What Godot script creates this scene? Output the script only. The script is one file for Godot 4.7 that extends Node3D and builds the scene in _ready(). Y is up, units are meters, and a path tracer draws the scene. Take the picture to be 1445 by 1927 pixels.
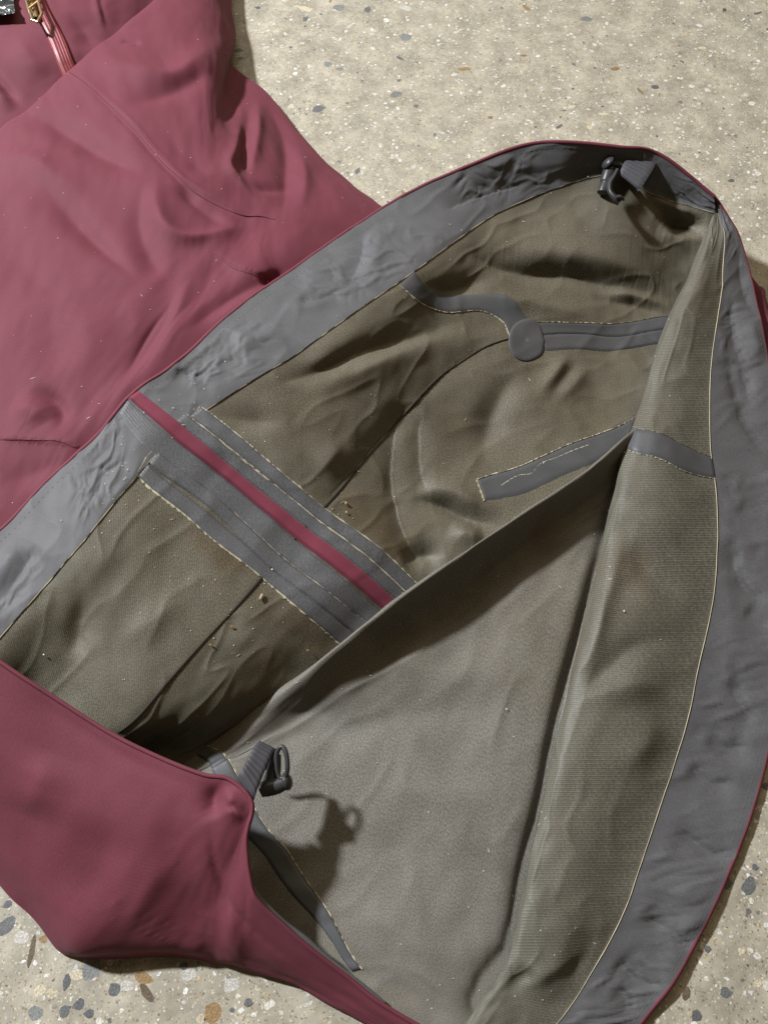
extends Node3D
# A maroon shell jacket lying on a polished aggregate floor, its hem opened to show the lining.
# Cloth is lofted from rows of control points (millimetres, y up) and then creased and rippled.

const SHEET_FLAP = [
	[Vector3(-243.1, 62.2, 78), Vector3(-210.4, 62.2, 43.6), Vector3(-188.2, 65.4, 13.8), Vector3(-164.6, 68.4, -13.3), Vector3(-146.4, 70.6, -41.1), Vector3(-124.5, 68.4, -64.3), Vector3(-96.1, 66.4, -102.1), Vector3(-65.2, 64.3, -136), Vector3(-28.9, 61.2, -172.8), Vector3(13.5, 62.2, -208.8), Vector3(57, 68.4, -229.6), Vector3(104.4, 74.6, -245), Vector3(160.2, 74.6, -241.3), Vector3(190, 68.4, -240.3), Vector3(228.4, 51.9, -218.8)],
	[Vector3(-212.1, 59.2, 123.4), Vector3(-182.6, 61.2, 79.1), Vector3(-164.4, 64.3, 54.2), Vector3(-146.7, 65.3, 23.8), Vector3(-119, 64.3, -19.1), Vector3(-92.1, 63.2, -45), Vector3(-51, 63.2, -77.2), Vector3(-14.2, 61.2, -112.7), Vector3(18, 59.2, -142.8), Vector3(47, 54.1, -175.1), Vector3(77.8, 49, -205.8), Vector3(119.6, 51, -227.3), Vector3(158.2, 56.1, -234.6), Vector3(193.6, 45.9, -224), Vector3(230.4, 42.8, -213)],
	[Vector3(-200.8, 35.5, 144.9), Vector3(-164.2, 45.4, 110.6), Vector3(-141.8, 53.2, 83.6), Vector3(-116.4, 51.3, 44.9), Vector3(-85.6, 49.3, 4.9), Vector3(-57.5, 49.3, -18.5), Vector3(-23.5, 50.3, -55.8), Vector3(5.9, 48.3, -93.6), Vector3(37.4, 43.4, -127.6), Vector3(65.1, 39.4, -153.6), Vector3(101.9, 36.5, -184.7), Vector3(135.6, 39.1, -196.8), Vector3(169.1, 39.9, -200.9), Vector3(201.7, 29.6, -201.2), Vector3(227, 31.5, -199.3)],
	[Vector3(-184.5, 24.3, 164.5), Vector3(-138.6, 33.7, 145.8), Vector3(-113.9, 39.3, 118.9), Vector3(-85.3, 38.3, 81), Vector3(-51.7, 35.5, 30.8), Vector3(-26.2, 34.6, 0.3), Vector3(-2.4, 34.6, -31.3), Vector3(24.4, 33.7, -67.3), Vector3(54.3, 29.9, -90.6), Vector3(86.2, 24.3, -117.8), Vector3(130.2, 18.7, -139), Vector3(161.9, 15.9, -155.3), Vector3(190.5, 14, -171.3), Vector3(214.2, 13.1, -177), Vector3(232.2, 13.1, -172.1)],
	[Vector3(-169.9, 11.9, 175.9), Vector3(-129, 12.7, 151.6), Vector3(-95.1, 26.3, 132.7), Vector3(-65.6, 28.1, 97.5), Vector3(-22.4, 24.6, 52.9), Vector3(5.6, 18.7, 22.6), Vector3(25.5, 15.3, -4.6), Vector3(56.7, 15.3, -39.2), Vector3(96, 12.7, -60.9), Vector3(126.4, 10.2, -83.5), Vector3(158.1, 7.6, -107), Vector3(181.3, 6.8, -130.2), Vector3(203.6, 6.8, -144.1), Vector3(222.9, 6.8, -148.7), Vector3(243.6, 6.8, -139.4)],
	[Vector3(-154.3, 2.5, 185.4), Vector3(-114.3, 2.6, 160.3), Vector3(-81, 3.4, 137.3), Vector3(-40.2, 4.3, 113.3), Vector3(7.1, 4.2, 73.2), Vector3(28.1, 4.2, 47.7), Vector3(51.3, 3.4, 31.5), Vector3(87.5, 3.4, 4.2), Vector3(125.2, 3.4, -22.5), Vector3(155.8, 3.4, -50.4), Vector3(180.7, 3.4, -79.6), Vector3(205.4, 3.4, -101.3), Vector3(222.1, 3.4, -114.6), Vector3(242, 3.4, -123.6), Vector3(264.1, 3.4, -123.6)],
]
const FOLDS_FLAP = [
	[2, 2, 26, 18, [Vector3(-142, 32, 149), Vector3(-117, 39, 123), Vector3(-98, 39, 99), Vector3(-76, 37, 68), Vector3(-62, 36, 49)]],
	[2, -5, 11, 26, [Vector3(-47, 35, 26), Vector3(-30, 35, 4), Vector3(-10, 35, -21), Vector3(7, 34, -44), Vector3(24, 33, -65), Vector3(43, 33, -88), Vector3(63, 30, -106), Vector3(84, 25, -117)]],
	[0, -7.5, 4, 10, [Vector3(-63, 61, -55), Vector3(-37, 58, -68), Vector3(-8, 53, -88), Vector3(26, 43, -107), Vector3(56, 36, -127)]],
	[0, 5, 8, 10, [Vector3(-34, 54, -58), Vector3(-8, 50, -76), Vector3(23, 43, -99), Vector3(64, 31, -119)]],
	[0, 3, 9, 9, [Vector3(-53, 61, -64), Vector3(-28, 59, -81), Vector3(5, 53, -107)]],
	[0, 7, 15, 15, [Vector3(63, 49, -181), Vector3(101, 36, -182), Vector3(140, 31, -181), Vector3(177, 22, -178), Vector3(213, 13, -178)]],
	[0, -8.5, 5, 8, [Vector3(59, 48, -170), Vector3(79, 38, -167), Vector3(102, 32, -168), Vector3(130, 28, -170), Vector3(156, 21, -167), Vector3(178, 15, -166), Vector3(218, 9, -162)]],
	[0, 5, 5, 5, [Vector3(153, 20, -161), Vector3(174, 15, -162), Vector3(207, 8, -157)]],
	[0, -3.5, 4.5, 6, [Vector3(142, 21, -157), Vector3(163, 16, -156), Vector3(179, 12, -156), Vector3(215, 7, -149)]],
	[0, 4, 9, 7, [Vector3(62, 37, -141), Vector3(85, 31, -145), Vector3(114, 23, -143), Vector3(149, 15, -142)]],
	[0, -4, 6, 6, [Vector3(19, 58, -138), Vector3(37, 48, -139), Vector3(55, 42, -148), Vector3(74, 38, -161)]],
	[2, -4.5, 6, 14, [Vector3(22, 34, -65), Vector3(12, 33, -48), Vector3(8, 29, -27), Vector3(8, 22, -4), Vector3(15, 15, 24), Vector3(28, 7, 39)]],
	[2, -3, 4, 10, [Vector3(27, 29, -56), Vector3(24, 26, -41), Vector3(25, 19, -17), Vector3(29, 14, -5)]],
	[0, -6, 9, 12, [Vector3(92, 20, -99), Vector3(78, 20, -76), Vector3(68, 16, -52), Vector3(61, 11, -23)]],
	[0, 4, 6, 6, [Vector3(125, 15, -113), Vector3(114, 14, -96), Vector3(100, 15, -77)]],
	[0, -1.3, 4, 4, [Vector3(131, 13, -108), Vector3(119, 13, -92), Vector3(107, 13, -75)]],
	[0, 3, 6, 6, [Vector3(139, 11, -105), Vector3(126, 11, -89), Vector3(112, 11, -72)]],
	[0, 5, 8, 8, [Vector3(21, 17, -8), Vector3(38, 13, -8), Vector3(55, 9, -2), Vector3(74, 5, 5)]],
	[0, -7, 4.5, 6, [Vector3(18, 17, -2), Vector3(38, 11, 1), Vector3(54, 7, 8), Vector3(76, 3, 13)]],
	[0, 5, 8, 8, [Vector3(41, 8, 13), Vector3(51, 6, 20), Vector3(62, 4, 19)]],
	[0, -6, 7, 7, [Vector3(11, 13, 41), Vector3(24, 9, 34), Vector3(37, 6, 31)]],
	[0, 3, 9, 9, [Vector3(-24, 42, -27), Vector3(-39, 39, -3)]],
	[0, -3, 9, 6, [Vector3(-103, 63, -32), Vector3(-80, 58, -32), Vector3(-58, 53, -31)]],
	[0, -3.5, 7, 7, [Vector3(-161, 59, 76), Vector3(-162, 52, 95), Vector3(-168, 46, 111)]],
	[0, 2, 8, 8, [Vector3(-139, 48, 102), Vector3(-121, 47, 88), Vector3(-109, 46, 72)]],
	[2, -3.5, 6, 9, [Vector3(-186, 64, 52), Vector3(-192, 63, 64), Vector3(-198, 62, 79), Vector3(-200, 61, 98)]],
	[0, 2.5, 8, 8, [Vector3(-197, 63, 50), Vector3(-201, 62, 63), Vector3(-207, 62, 81)]],
	[0, -1.5, 6, 6, [Vector3(-73, 35, 77), Vector3(-55, 26, 89), Vector3(-37, 14, 96)]],
	[0, 1.5, 9, 9, [Vector3(-62, 33, 70), Vector3(-75, 33, 94), Vector3(-85, 32, 112)]],
	[0, -5, 5, 5, [Vector3(189, 49, -227), Vector3(203, 46, -222), Vector3(227, 45, -216)]],
	[0, 5.5, 4, 4, [Vector3(187, 47, -225), Vector3(203, 42, -219), Vector3(224, 40, -211)]],
	[0, -9, 6, 6, [Vector3(192, 41, -218), Vector3(204, 36, -211), Vector3(216, 36, -208), Vector3(227, 39, -209)]],
	[0, 4, 7, 7, [Vector3(191, 35, -206), Vector3(205, 30, -202), Vector3(224, 31, -200)]],
	[2, -2.4, 3, 8, [Vector3(120, 56, -233), Vector3(144, 59, -237), Vector3(165, 63, -239)]],
	[0, 3, 6, 6, [Vector3(87, 64, -232), Vector3(116, 63, -238), Vector3(143, 64, -240)]],
	[2, -2.4, 8, 3, [Vector3(38, 58, -197), Vector3(65, 57, -213), Vector3(102, 56, -228)]],
	[2, -2.4, 3, 8, [Vector3(-12, 61, -176), Vector3(-14, 62, -151), Vector3(-23, 63, -128)]],
	[0, 2, 7, 7, [Vector3(-2, 60, -181), Vector3(-5, 61, -156), Vector3(-12, 62, -134)]],
	[2, -2, 3, 8, [Vector3(-54, 64, -118), Vector3(-42, 64, -118), Vector3(-28, 63, -129)]],
	[0, 2, 6, 6, [Vector3(-64, 65, -111), Vector3(-48, 64, -110), Vector3(-29, 63, -120)]],
	[2, -2, 3, 7, [Vector3(-125, 68, -62), Vector3(-115, 67, -58), Vector3(-103, 66, -61)]],
	[0, 2, 6, 6, [Vector3(-95, 66, -84), Vector3(-79, 66, -85), Vector3(-60, 65, -92)]],
	[2, -2, 3, 7, [Vector3(-159, 68, 3), Vector3(-155, 67, 7), Vector3(-145, 67, -1)]],
]
const SHEET_BACK = [
	[Vector3(-194.1, 0.9, 157.2), Vector3(-142.9, 0.9, 145.5), Vector3(-88.3, 0.8, 124.6), Vector3(-32.2, 1.7, 100), Vector3(17.7, 1.7, 59.8), Vector3(71.8, 1.7, 19.9), Vector3(126.9, 1.7, -19.6), Vector3(167.4, 1.7, -55.6), Vector3(217.1, 1.7, -80.7)],
	[Vector3(-166.4, 1.7, 164.4), Vector3(-108.8, 2.5, 157.5), Vector3(-64.1, 12.7, 127.1), Vector3(-24.2, 30.6, 97.4), Vector3(23.2, 38.3, 61.9), Vector3(73.4, 38.3, 25.2), Vector3(124.4, 34.9, -12.3), Vector3(164, 25.5, -50.6), Vector3(211.8, 17, -78.8)],
	[Vector3(-149.6, 1.7, 170.1), Vector3(-100.2, 2.5, 161.8), Vector3(-56.3, 7.6, 135.3), Vector3(-13.4, 12.8, 105.9), Vector3(33.9, 14.5, 70.4), Vector3(82.9, 14.4, 33), Vector3(130.9, 14.5, -3.2), Vector3(166.6, 14.5, -35.7), Vector3(211.6, 13.6, -60.3)],
	[Vector3(-141.3, 3.4, 174.5), Vector3(-96.3, 4.2, 163.5), Vector3(-50.6, 6, 146.7), Vector3(-3.1, 7.6, 120.3), Vector3(44.8, 8.5, 87.8), Vector3(89.5, 9.4, 53.3), Vector3(131.1, 10.2, 18.5), Vector3(169.4, 11.9, -14), Vector3(210.7, 10.2, -38.3)],
	[Vector3(-123.9, 2.5, 201.4), Vector3(-79.9, 2.5, 190.8), Vector3(-37.8, 4.2, 180.2), Vector3(5.1, 6.8, 155.5), Vector3(46.8, 7.6, 129.4), Vector3(84.6, 8.5, 98.9), Vector3(127.4, 8.5, 69.8), Vector3(166.2, 8.5, 39.1), Vector3(202.6, 6.8, 16.9)],
	[Vector3(-96.3, 2.5, 227.1), Vector3(-63.6, 3.4, 224.6), Vector3(-25.4, 4.2, 217.1), Vector3(10.5, 5.1, 199), Vector3(47.6, 6, 180.4), Vector3(83.2, 6.8, 158.3), Vector3(120.2, 6.8, 138.1), Vector3(156.1, 6.8, 114), Vector3(186.5, 5.1, 97.8)],
	[Vector3(-62.4, 3.4, 243.1), Vector3(-35.2, 4.2, 251.5), Vector3(-6, 4.2, 249.1), Vector3(20.8, 5.1, 239.5), Vector3(50.9, 6, 227.3), Vector3(81.9, 6, 212.1), Vector3(114.2, 6, 193.9), Vector3(132.7, 5.1, 183), Vector3(148.3, 4.2, 174.7)],
	[Vector3(-21.6, 4.2, 266), Vector3(-3.2, 5.1, 273.5), Vector3(20.1, 5.1, 272.4), Vector3(43.6, 6, 267.8), Vector3(65, 6, 258.6), Vector3(89.3, 6, 251.5), Vector3(103.5, 5.1, 244.3), Vector3(114.9, 4.2, 239.5), Vector3(126.3, 4.2, 234.6)],
	[Vector3(13.4, 6, 287.9), Vector3(27.1, 6.8, 294.4), Vector3(42.3, 6.8, 293.3), Vector3(60.3, 6.8, 290.1), Vector3(70.7, 6.8, 286.8), Vector3(81.4, 6, 282.4), Vector3(89.5, 5.1, 279.1), Vector3(96.5, 4.2, 275.8), Vector3(103.5, 3.4, 272.4)],
	[Vector3(31.7, 6.8, 309.3), Vector3(44, 6.8, 311.4), Vector3(56.4, 6.8, 311.4), Vector3(66.5, 6.8, 308.2), Vector3(74.3, 6.8, 305.1), Vector3(79.7, 6, 302), Vector3(85.1, 5.1, 298.9), Vector3(89.4, 4.2, 295.7), Vector3(93.7, 3.4, 292.5)],
]
const FOLDS_BACK = [
	[0, -8, 6, 6, [Vector3(59, 6, 246), Vector3(51, 6, 263), Vector3(47, 6, 273), Vector3(52, 6, 280)]],
	[0, -3, 12, 10, [Vector3(-74, 6, 146), Vector3(-36, 6, 140), Vector3(12, 7, 131), Vector3(71, 8, 123)]],
	[0, 3, 14, 14, [Vector3(-37, 13, 118), Vector3(11, 8, 106), Vector3(54, 8, 109), Vector3(96, 8, 108)]],
	[0, 2, 12, 12, [Vector3(-7, 6, 169), Vector3(37, 6, 175), Vector3(79, 7, 172)]],
	[0, -2, 12, 12, [Vector3(-23, 5, 196), Vector3(21, 5, 207), Vector3(59, 6, 227)]],
	[0, 2, 10, 10, [Vector3(-23, 4, 227), Vector3(10, 5, 242), Vector3(37, 6, 261)]],
	[0, -3.5, 9, 9, [Vector3(-74, 10, 132), Vector3(-48, 8, 131), Vector3(-18, 7, 127)]],
	[0, -9, 4, 4, [Vector3(150, 26, -33), Vector3(140, 11, 4), Vector3(123, 9, 56), Vector3(109, 8, 98), Vector3(96, 7, 138), Vector3(86, 6, 175), Vector3(75, 6, 207), Vector3(67, 6, 237), Vector3(57, 6, 259), Vector3(48, 6, 271), Vector3(41, 6, 281)]],
]
const SHEET_STRIP = [
	[Vector3(229.8, 49.3, -222), Vector3(245.6, 37.4, -200), Vector3(254.1, 25.5, -170.7), Vector3(256.2, 20.4, -133.1), Vector3(256.5, 15.3, -97), Vector3(255.8, 9.4, -46.8), Vector3(251.5, 6.8, 2.2), Vector3(243.6, 5.1, 51.5), Vector3(232, 4.2, 97.6), Vector3(216.7, 4.2, 137.5), Vector3(200.4, 4.2, 174.7), Vector3(182.6, 4.2, 206.8), Vector3(164.2, 4.2, 234.1), Vector3(145.7, 4.2, 258.6), Vector3(124.3, 4.2, 280.7), Vector3(100, 5.1, 301)],
	[Vector3(231.2, 45, -217.8), Vector3(235.8, 38.3, -196.7), Vector3(230.8, 30.6, -159.1), Vector3(221.8, 27.2, -123.1), Vector3(211.6, 23.8, -82.4), Vector3(205.6, 20.4, -36.1), Vector3(203.7, 17, 7.4), Vector3(194.3, 13.6, 58.4), Vector3(180, 11.9, 100), Vector3(165.4, 10.2, 138.9), Vector3(148.5, 10.2, 175.6), Vector3(132.9, 10.2, 207.4), Vector3(118.4, 10.2, 234.8), Vector3(100.8, 10.2, 259.7), Vector3(82, 10.2, 281.1), Vector3(59.5, 8.5, 298.6)],
	[Vector3(231.5, 44.2, -216.7), Vector3(229.5, 38.3, -194.2), Vector3(214.4, 35.7, -153.2), Vector3(200.8, 33.2, -118.3), Vector3(187.1, 31.4, -77), Vector3(175, 29.8, -30.4), Vector3(166, 28.1, 13), Vector3(153.5, 25.5, 63.2), Vector3(139.5, 23.8, 103.8), Vector3(126.5, 22.1, 141.7), Vector3(113.3, 21.2, 177.4), Vector3(100.9, 20.4, 208.4), Vector3(89.7, 18.7, 236.4), Vector3(77.1, 15.3, 259.6), Vector3(61.8, 11.9, 276.6), Vector3(46, 9.4, 292.1)],
	[Vector3(231.5, 43.8, -215.6), Vector3(224.9, 38.3, -193.2), Vector3(206.4, 35.7, -152.3), Vector3(191, 32.3, -119), Vector3(175.1, 30.6, -77.6), Vector3(158.2, 28.9, -30.9), Vector3(144.4, 27.2, 12.6), Vector3(128.1, 25.5, 63.2), Vector3(114.8, 24.7, 104), Vector3(102.1, 23.8, 142.1), Vector3(90.8, 23, 177.7), Vector3(81.1, 21.2, 208.4), Vector3(72.1, 18.7, 237.1), Vector3(62.1, 16.2, 258.9), Vector3(50.9, 12.7, 272.8), Vector3(38.6, 9.4, 286.6)],
	[Vector3(231.3, 43.4, -215), Vector3(223.6, 34, -196.9), Vector3(203.9, 30.6, -156.7), Vector3(187.4, 27.2, -123.1), Vector3(170.5, 25.5, -81.2), Vector3(152.3, 23.8, -34), Vector3(137.5, 22.1, 10), Vector3(121.2, 20.4, 61.2), Vector3(107.4, 19.6, 102.4), Vector3(95.2, 18.7, 140.9), Vector3(84.3, 17.8, 176.9), Vector3(75.1, 17, 208), Vector3(66, 15.3, 237.4), Vector3(57.1, 12.7, 258.5), Vector3(47, 9.4, 271.1), Vector3(35.6, 6.8, 284.6)],
	[Vector3(231.3, 40.6, -215.1), Vector3(223.8, 30.9, -196.3), Vector3(204.3, 27.1, -156.1), Vector3(187.9, 23.2, -122.5), Vector3(171.2, 21.1, -80.7), Vector3(153.1, 19, -33.5), Vector3(138.6, 16.9, 10.4), Vector3(122.2, 14.8, 61.5), Vector3(108.5, 13.5, 102.7), Vector3(96.2, 12.2, 141.1), Vector3(85.3, 10.9, 177), Vector3(76, 9.7, 208.1), Vector3(66.9, 7.6, 237.4), Vector3(57.9, 4.6, 258.6), Vector3(47.6, 4, 271.3), Vector3(36.1, 4, 284.9)],
	[Vector3(231.5, 38.6, -215.7), Vector3(225.2, 28.5, -192.5), Vector3(206.9, 24.3, -151.4), Vector3(191.7, 20.2, -118.2), Vector3(176.1, 17.7, -76.9), Vector3(159.4, 15.3, -30.3), Vector3(145.7, 12.8, 13.1), Vector3(129.5, 10.4, 63.6), Vector3(116.3, 8.8, 104.4), Vector3(103.5, 7.2, 142.3), Vector3(92.1, 5.6, 177.8), Vector3(82.3, 4, 208.5), Vector3(73.3, 3, 237), Vector3(63.1, 3, 259), Vector3(51.7, 3, 273.1), Vector3(39.2, 3, 287)],
]
const FOLDS_STRIP = [
	[0, 4, 8, 8, [Vector3(101, 22, 130), Vector3(117, 25, 124), Vector3(139, 22, 118), Vector3(158, 15, 119)]],
	[0, -4, 8, 9, [Vector3(101, 21, 127), Vector3(119, 25, 114), Vector3(141, 24, 96), Vector3(168, 17, 89)]],
	[0, -3, 10, 10, [Vector3(144, 27, 33), Vector3(155, 26, 54), Vector3(178, 18, 63)]],
	[0, 2.5, 10, 10, [Vector3(148, 17, 128), Vector3(139, 17, 149), Vector3(119, 21, 166)]],
	[0, -1.3, 8, 8, [Vector3(94, 10, 270), Vector3(94, 12, 258), Vector3(99, 13, 246)]],
	[0, 4, 7, 7, [Vector3(60, 14, 270), Vector3(79, 15, 258), Vector3(101, 12, 247)]],
	[0, -3.5, 6, 6, [Vector3(54, 14, 268), Vector3(67, 16, 262), Vector3(73, 17, 256)]],
	[0, 3, 5, 5, [Vector3(142, 27, 26), Vector3(131, 26, 60), Vector3(119, 25, 92), Vector3(107, 24, 122)]],
	[2, -3.3, 3, 9, [Vector3(239, 28, -159), Vector3(237, 25, -135), Vector3(238, 22, -114), Vector3(241, 18, -88), Vector3(238, 15, -56)]],
	[2, -3, 9, 3, [Vector3(226, 24, -108), Vector3(228, 20, -85), Vector3(232, 16, -55), Vector3(245, 11, -35)]],
	[2, -2.4, 3, 8, [Vector3(248, 33, -189), Vector3(248, 26, -166), Vector3(252, 22, -137)]],
	[0, 2, 7, 7, [Vector3(246, 23, -136), Vector3(250, 17, -101)]],
	[2, -3.3, 3, 9, [Vector3(213, 13, 24), Vector3(213, 11, 43), Vector3(217, 9, 56), Vector3(229, 7, 60)]],
	[2, -3, 8, 3, [Vector3(211, 9, 69), Vector3(220, 7, 76), Vector3(230, 6, 77)]],
	[2, -3.3, 3, 8, [Vector3(202, 9, 93), Vector3(200, 7, 114), Vector3(204, 6, 127), Vector3(210, 5, 131)]],
	[0, 2, 6, 6, [Vector3(197, 9, 95), Vector3(195, 8, 117)]],
	[2, -3.6, 4, 9, [Vector3(116, 9, 251), Vector3(125, 7, 260), Vector3(140, 4, 265)]],
	[2, -3.3, 3, 8, [Vector3(153, 8, 189), Vector3(164, 7, 196), Vector3(174, 6, 202), Vector3(183, 5, 200)]],
	[0, 2.5, 6, 6, [Vector3(138, 7, 236), Vector3(152, 5, 239), Vector3(166, 5, 227)]],
	[2, -3.3, 8, 3, [Vector3(127, 9, 231), Vector3(140, 7, 239), Vector3(148, 5, 243), Vector3(153, 4, 250)]],
	[2, -3, 3, 8, [Vector3(167, 9, 156), Vector3(175, 7, 165), Vector3(191, 6, 167)]],
	[2, -3, 3, 8, [Vector3(113, 8, 263), Vector3(121, 6, 270), Vector3(117, 6, 278)]],
	[2, -3, 3, 8, [Vector3(177, 8, 141), Vector3(189, 7, 147), Vector3(201, 5, 146)]],
]
const SHEET_WALL = [
	[Vector3(-242.1, 71.4, 87.6), Vector3(-195.1, 63.7, 118.1), Vector3(-165, 56.1, 135.8), Vector3(-137.2, 51.3, 151.6), Vector3(-111.9, 50.6, 163.2), Vector3(-90, 50.6, 171.3), Vector3(-75.6, 50.6, 174.1), Vector3(-64.3, 49.1, 184.9), Vector3(-67.1, 44.8, 200.6), Vector3(-64.5, 39, 220.2), Vector3(-59.4, 34.7, 229.3), Vector3(-41.6, 26, 243.9), Vector3(-21.2, 17.3, 258.7), Vector3(-0.6, 10.9, 272.4), Vector3(27.4, 6.5, 286.8)],
	[Vector3(-248.9, 52.7, 129.9), Vector3(-200.5, 51, 156.5), Vector3(-172.5, 44.8, 176.1), Vector3(-146.8, 44.8, 188.8), Vector3(-124.3, 44.8, 201.1), Vector3(-106.1, 43.4, 205.8), Vector3(-90.7, 41.9, 208), Vector3(-81.8, 37.6, 214.8), Vector3(-78, 31.8, 226.3), Vector3(-72.6, 26, 240.1), Vector3(-63, 21.7, 246.5), Vector3(-43.2, 15.9, 256.2), Vector3(-21.3, 10.1, 267.7), Vector3(-0.6, 6.5, 279.1), Vector3(26.4, 4.3, 290.7)],
	[Vector3(-263.9, 18, 160.5), Vector3(-211.3, 21.7, 188), Vector3(-185.6, 21.7, 208.5), Vector3(-165.2, 21.7, 225.7), Vector3(-148.1, 21.7, 242.4), Vector3(-134, 20.2, 244.7), Vector3(-114.9, 18.8, 244.6), Vector3(-98.3, 17.3, 244.6), Vector3(-85.6, 14.5, 246.9), Vector3(-75.2, 11.6, 251.5), Vector3(-62.2, 8.7, 256.7), Vector3(-41.9, 6.5, 263.6), Vector3(-20.1, 5.1, 273.5), Vector3(-0.1, 3.6, 282.8), Vector3(25.4, 2.5, 293.4)],
	[Vector3(-268.6, 1.7, 185.2), Vector3(-219, 1.7, 203.9), Vector3(-192.7, 1.7, 224.5), Vector3(-177.4, 1.7, 236.5), Vector3(-164, 1.7, 248.4), Vector3(-148.7, 1.7, 252.4), Vector3(-126, 1.7, 252.4), Vector3(-104.7, 1.7, 252), Vector3(-88.6, 1.7, 253.6), Vector3(-75.1, 1.7, 255.5), Vector3(-60.2, 1.7, 260.5), Vector3(-40.1, 1.7, 267), Vector3(-18.9, 1.7, 276.4), Vector3(0.4, 1.7, 284.7), Vector3(24.9, 1.7, 294.8)],
]
const FOLDS_WALL = [
	[0, -5, 5, 5, [Vector3(-81, 50, 175), Vector3(-84, 49, 183), Vector3(-80, 47, 191)]],
	[0, -2.2, 3.5, 3.5, [Vector3(-73, 48, 184), Vector3(-75, 47, 188)]],
	[0, 4, 5, 5, [Vector3(-73, 50, 177), Vector3(-74, 48, 185), Vector3(-68, 46, 193)]],
	[0, -1.4, 2.5, 2.5, [Vector3(-84, 47, 190), Vector3(-83, 43, 205), Vector3(-80, 35, 219), Vector3(-72, 31, 233), Vector3(-52, 21, 249), Vector3(-31, 12, 263)]],
	[0, -3.2, 18, 18, [Vector3(-131, 46, 192), Vector3(-138, 38, 213), Vector3(-147, 26, 235)]],
	[0, 3.5, 18, 18, [Vector3(-107, 46, 199), Vector3(-114, 35, 222), Vector3(-126, 20, 244)]],
	[0, -3, 18, 18, [Vector3(-96, 47, 191), Vector3(-100, 36, 219), Vector3(-106, 16, 246)]],
	[0, 4, 14, 14, [Vector3(-165, 50, 161), Vector3(-176, 37, 190)]],
	[0, -1, 2.5, 2.5, [Vector3(-189, 60, 129), Vector3(-162, 54, 144), Vector3(-133, 50, 161), Vector3(-109, 50, 172), Vector3(-85, 49, 180)]],
]
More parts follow.
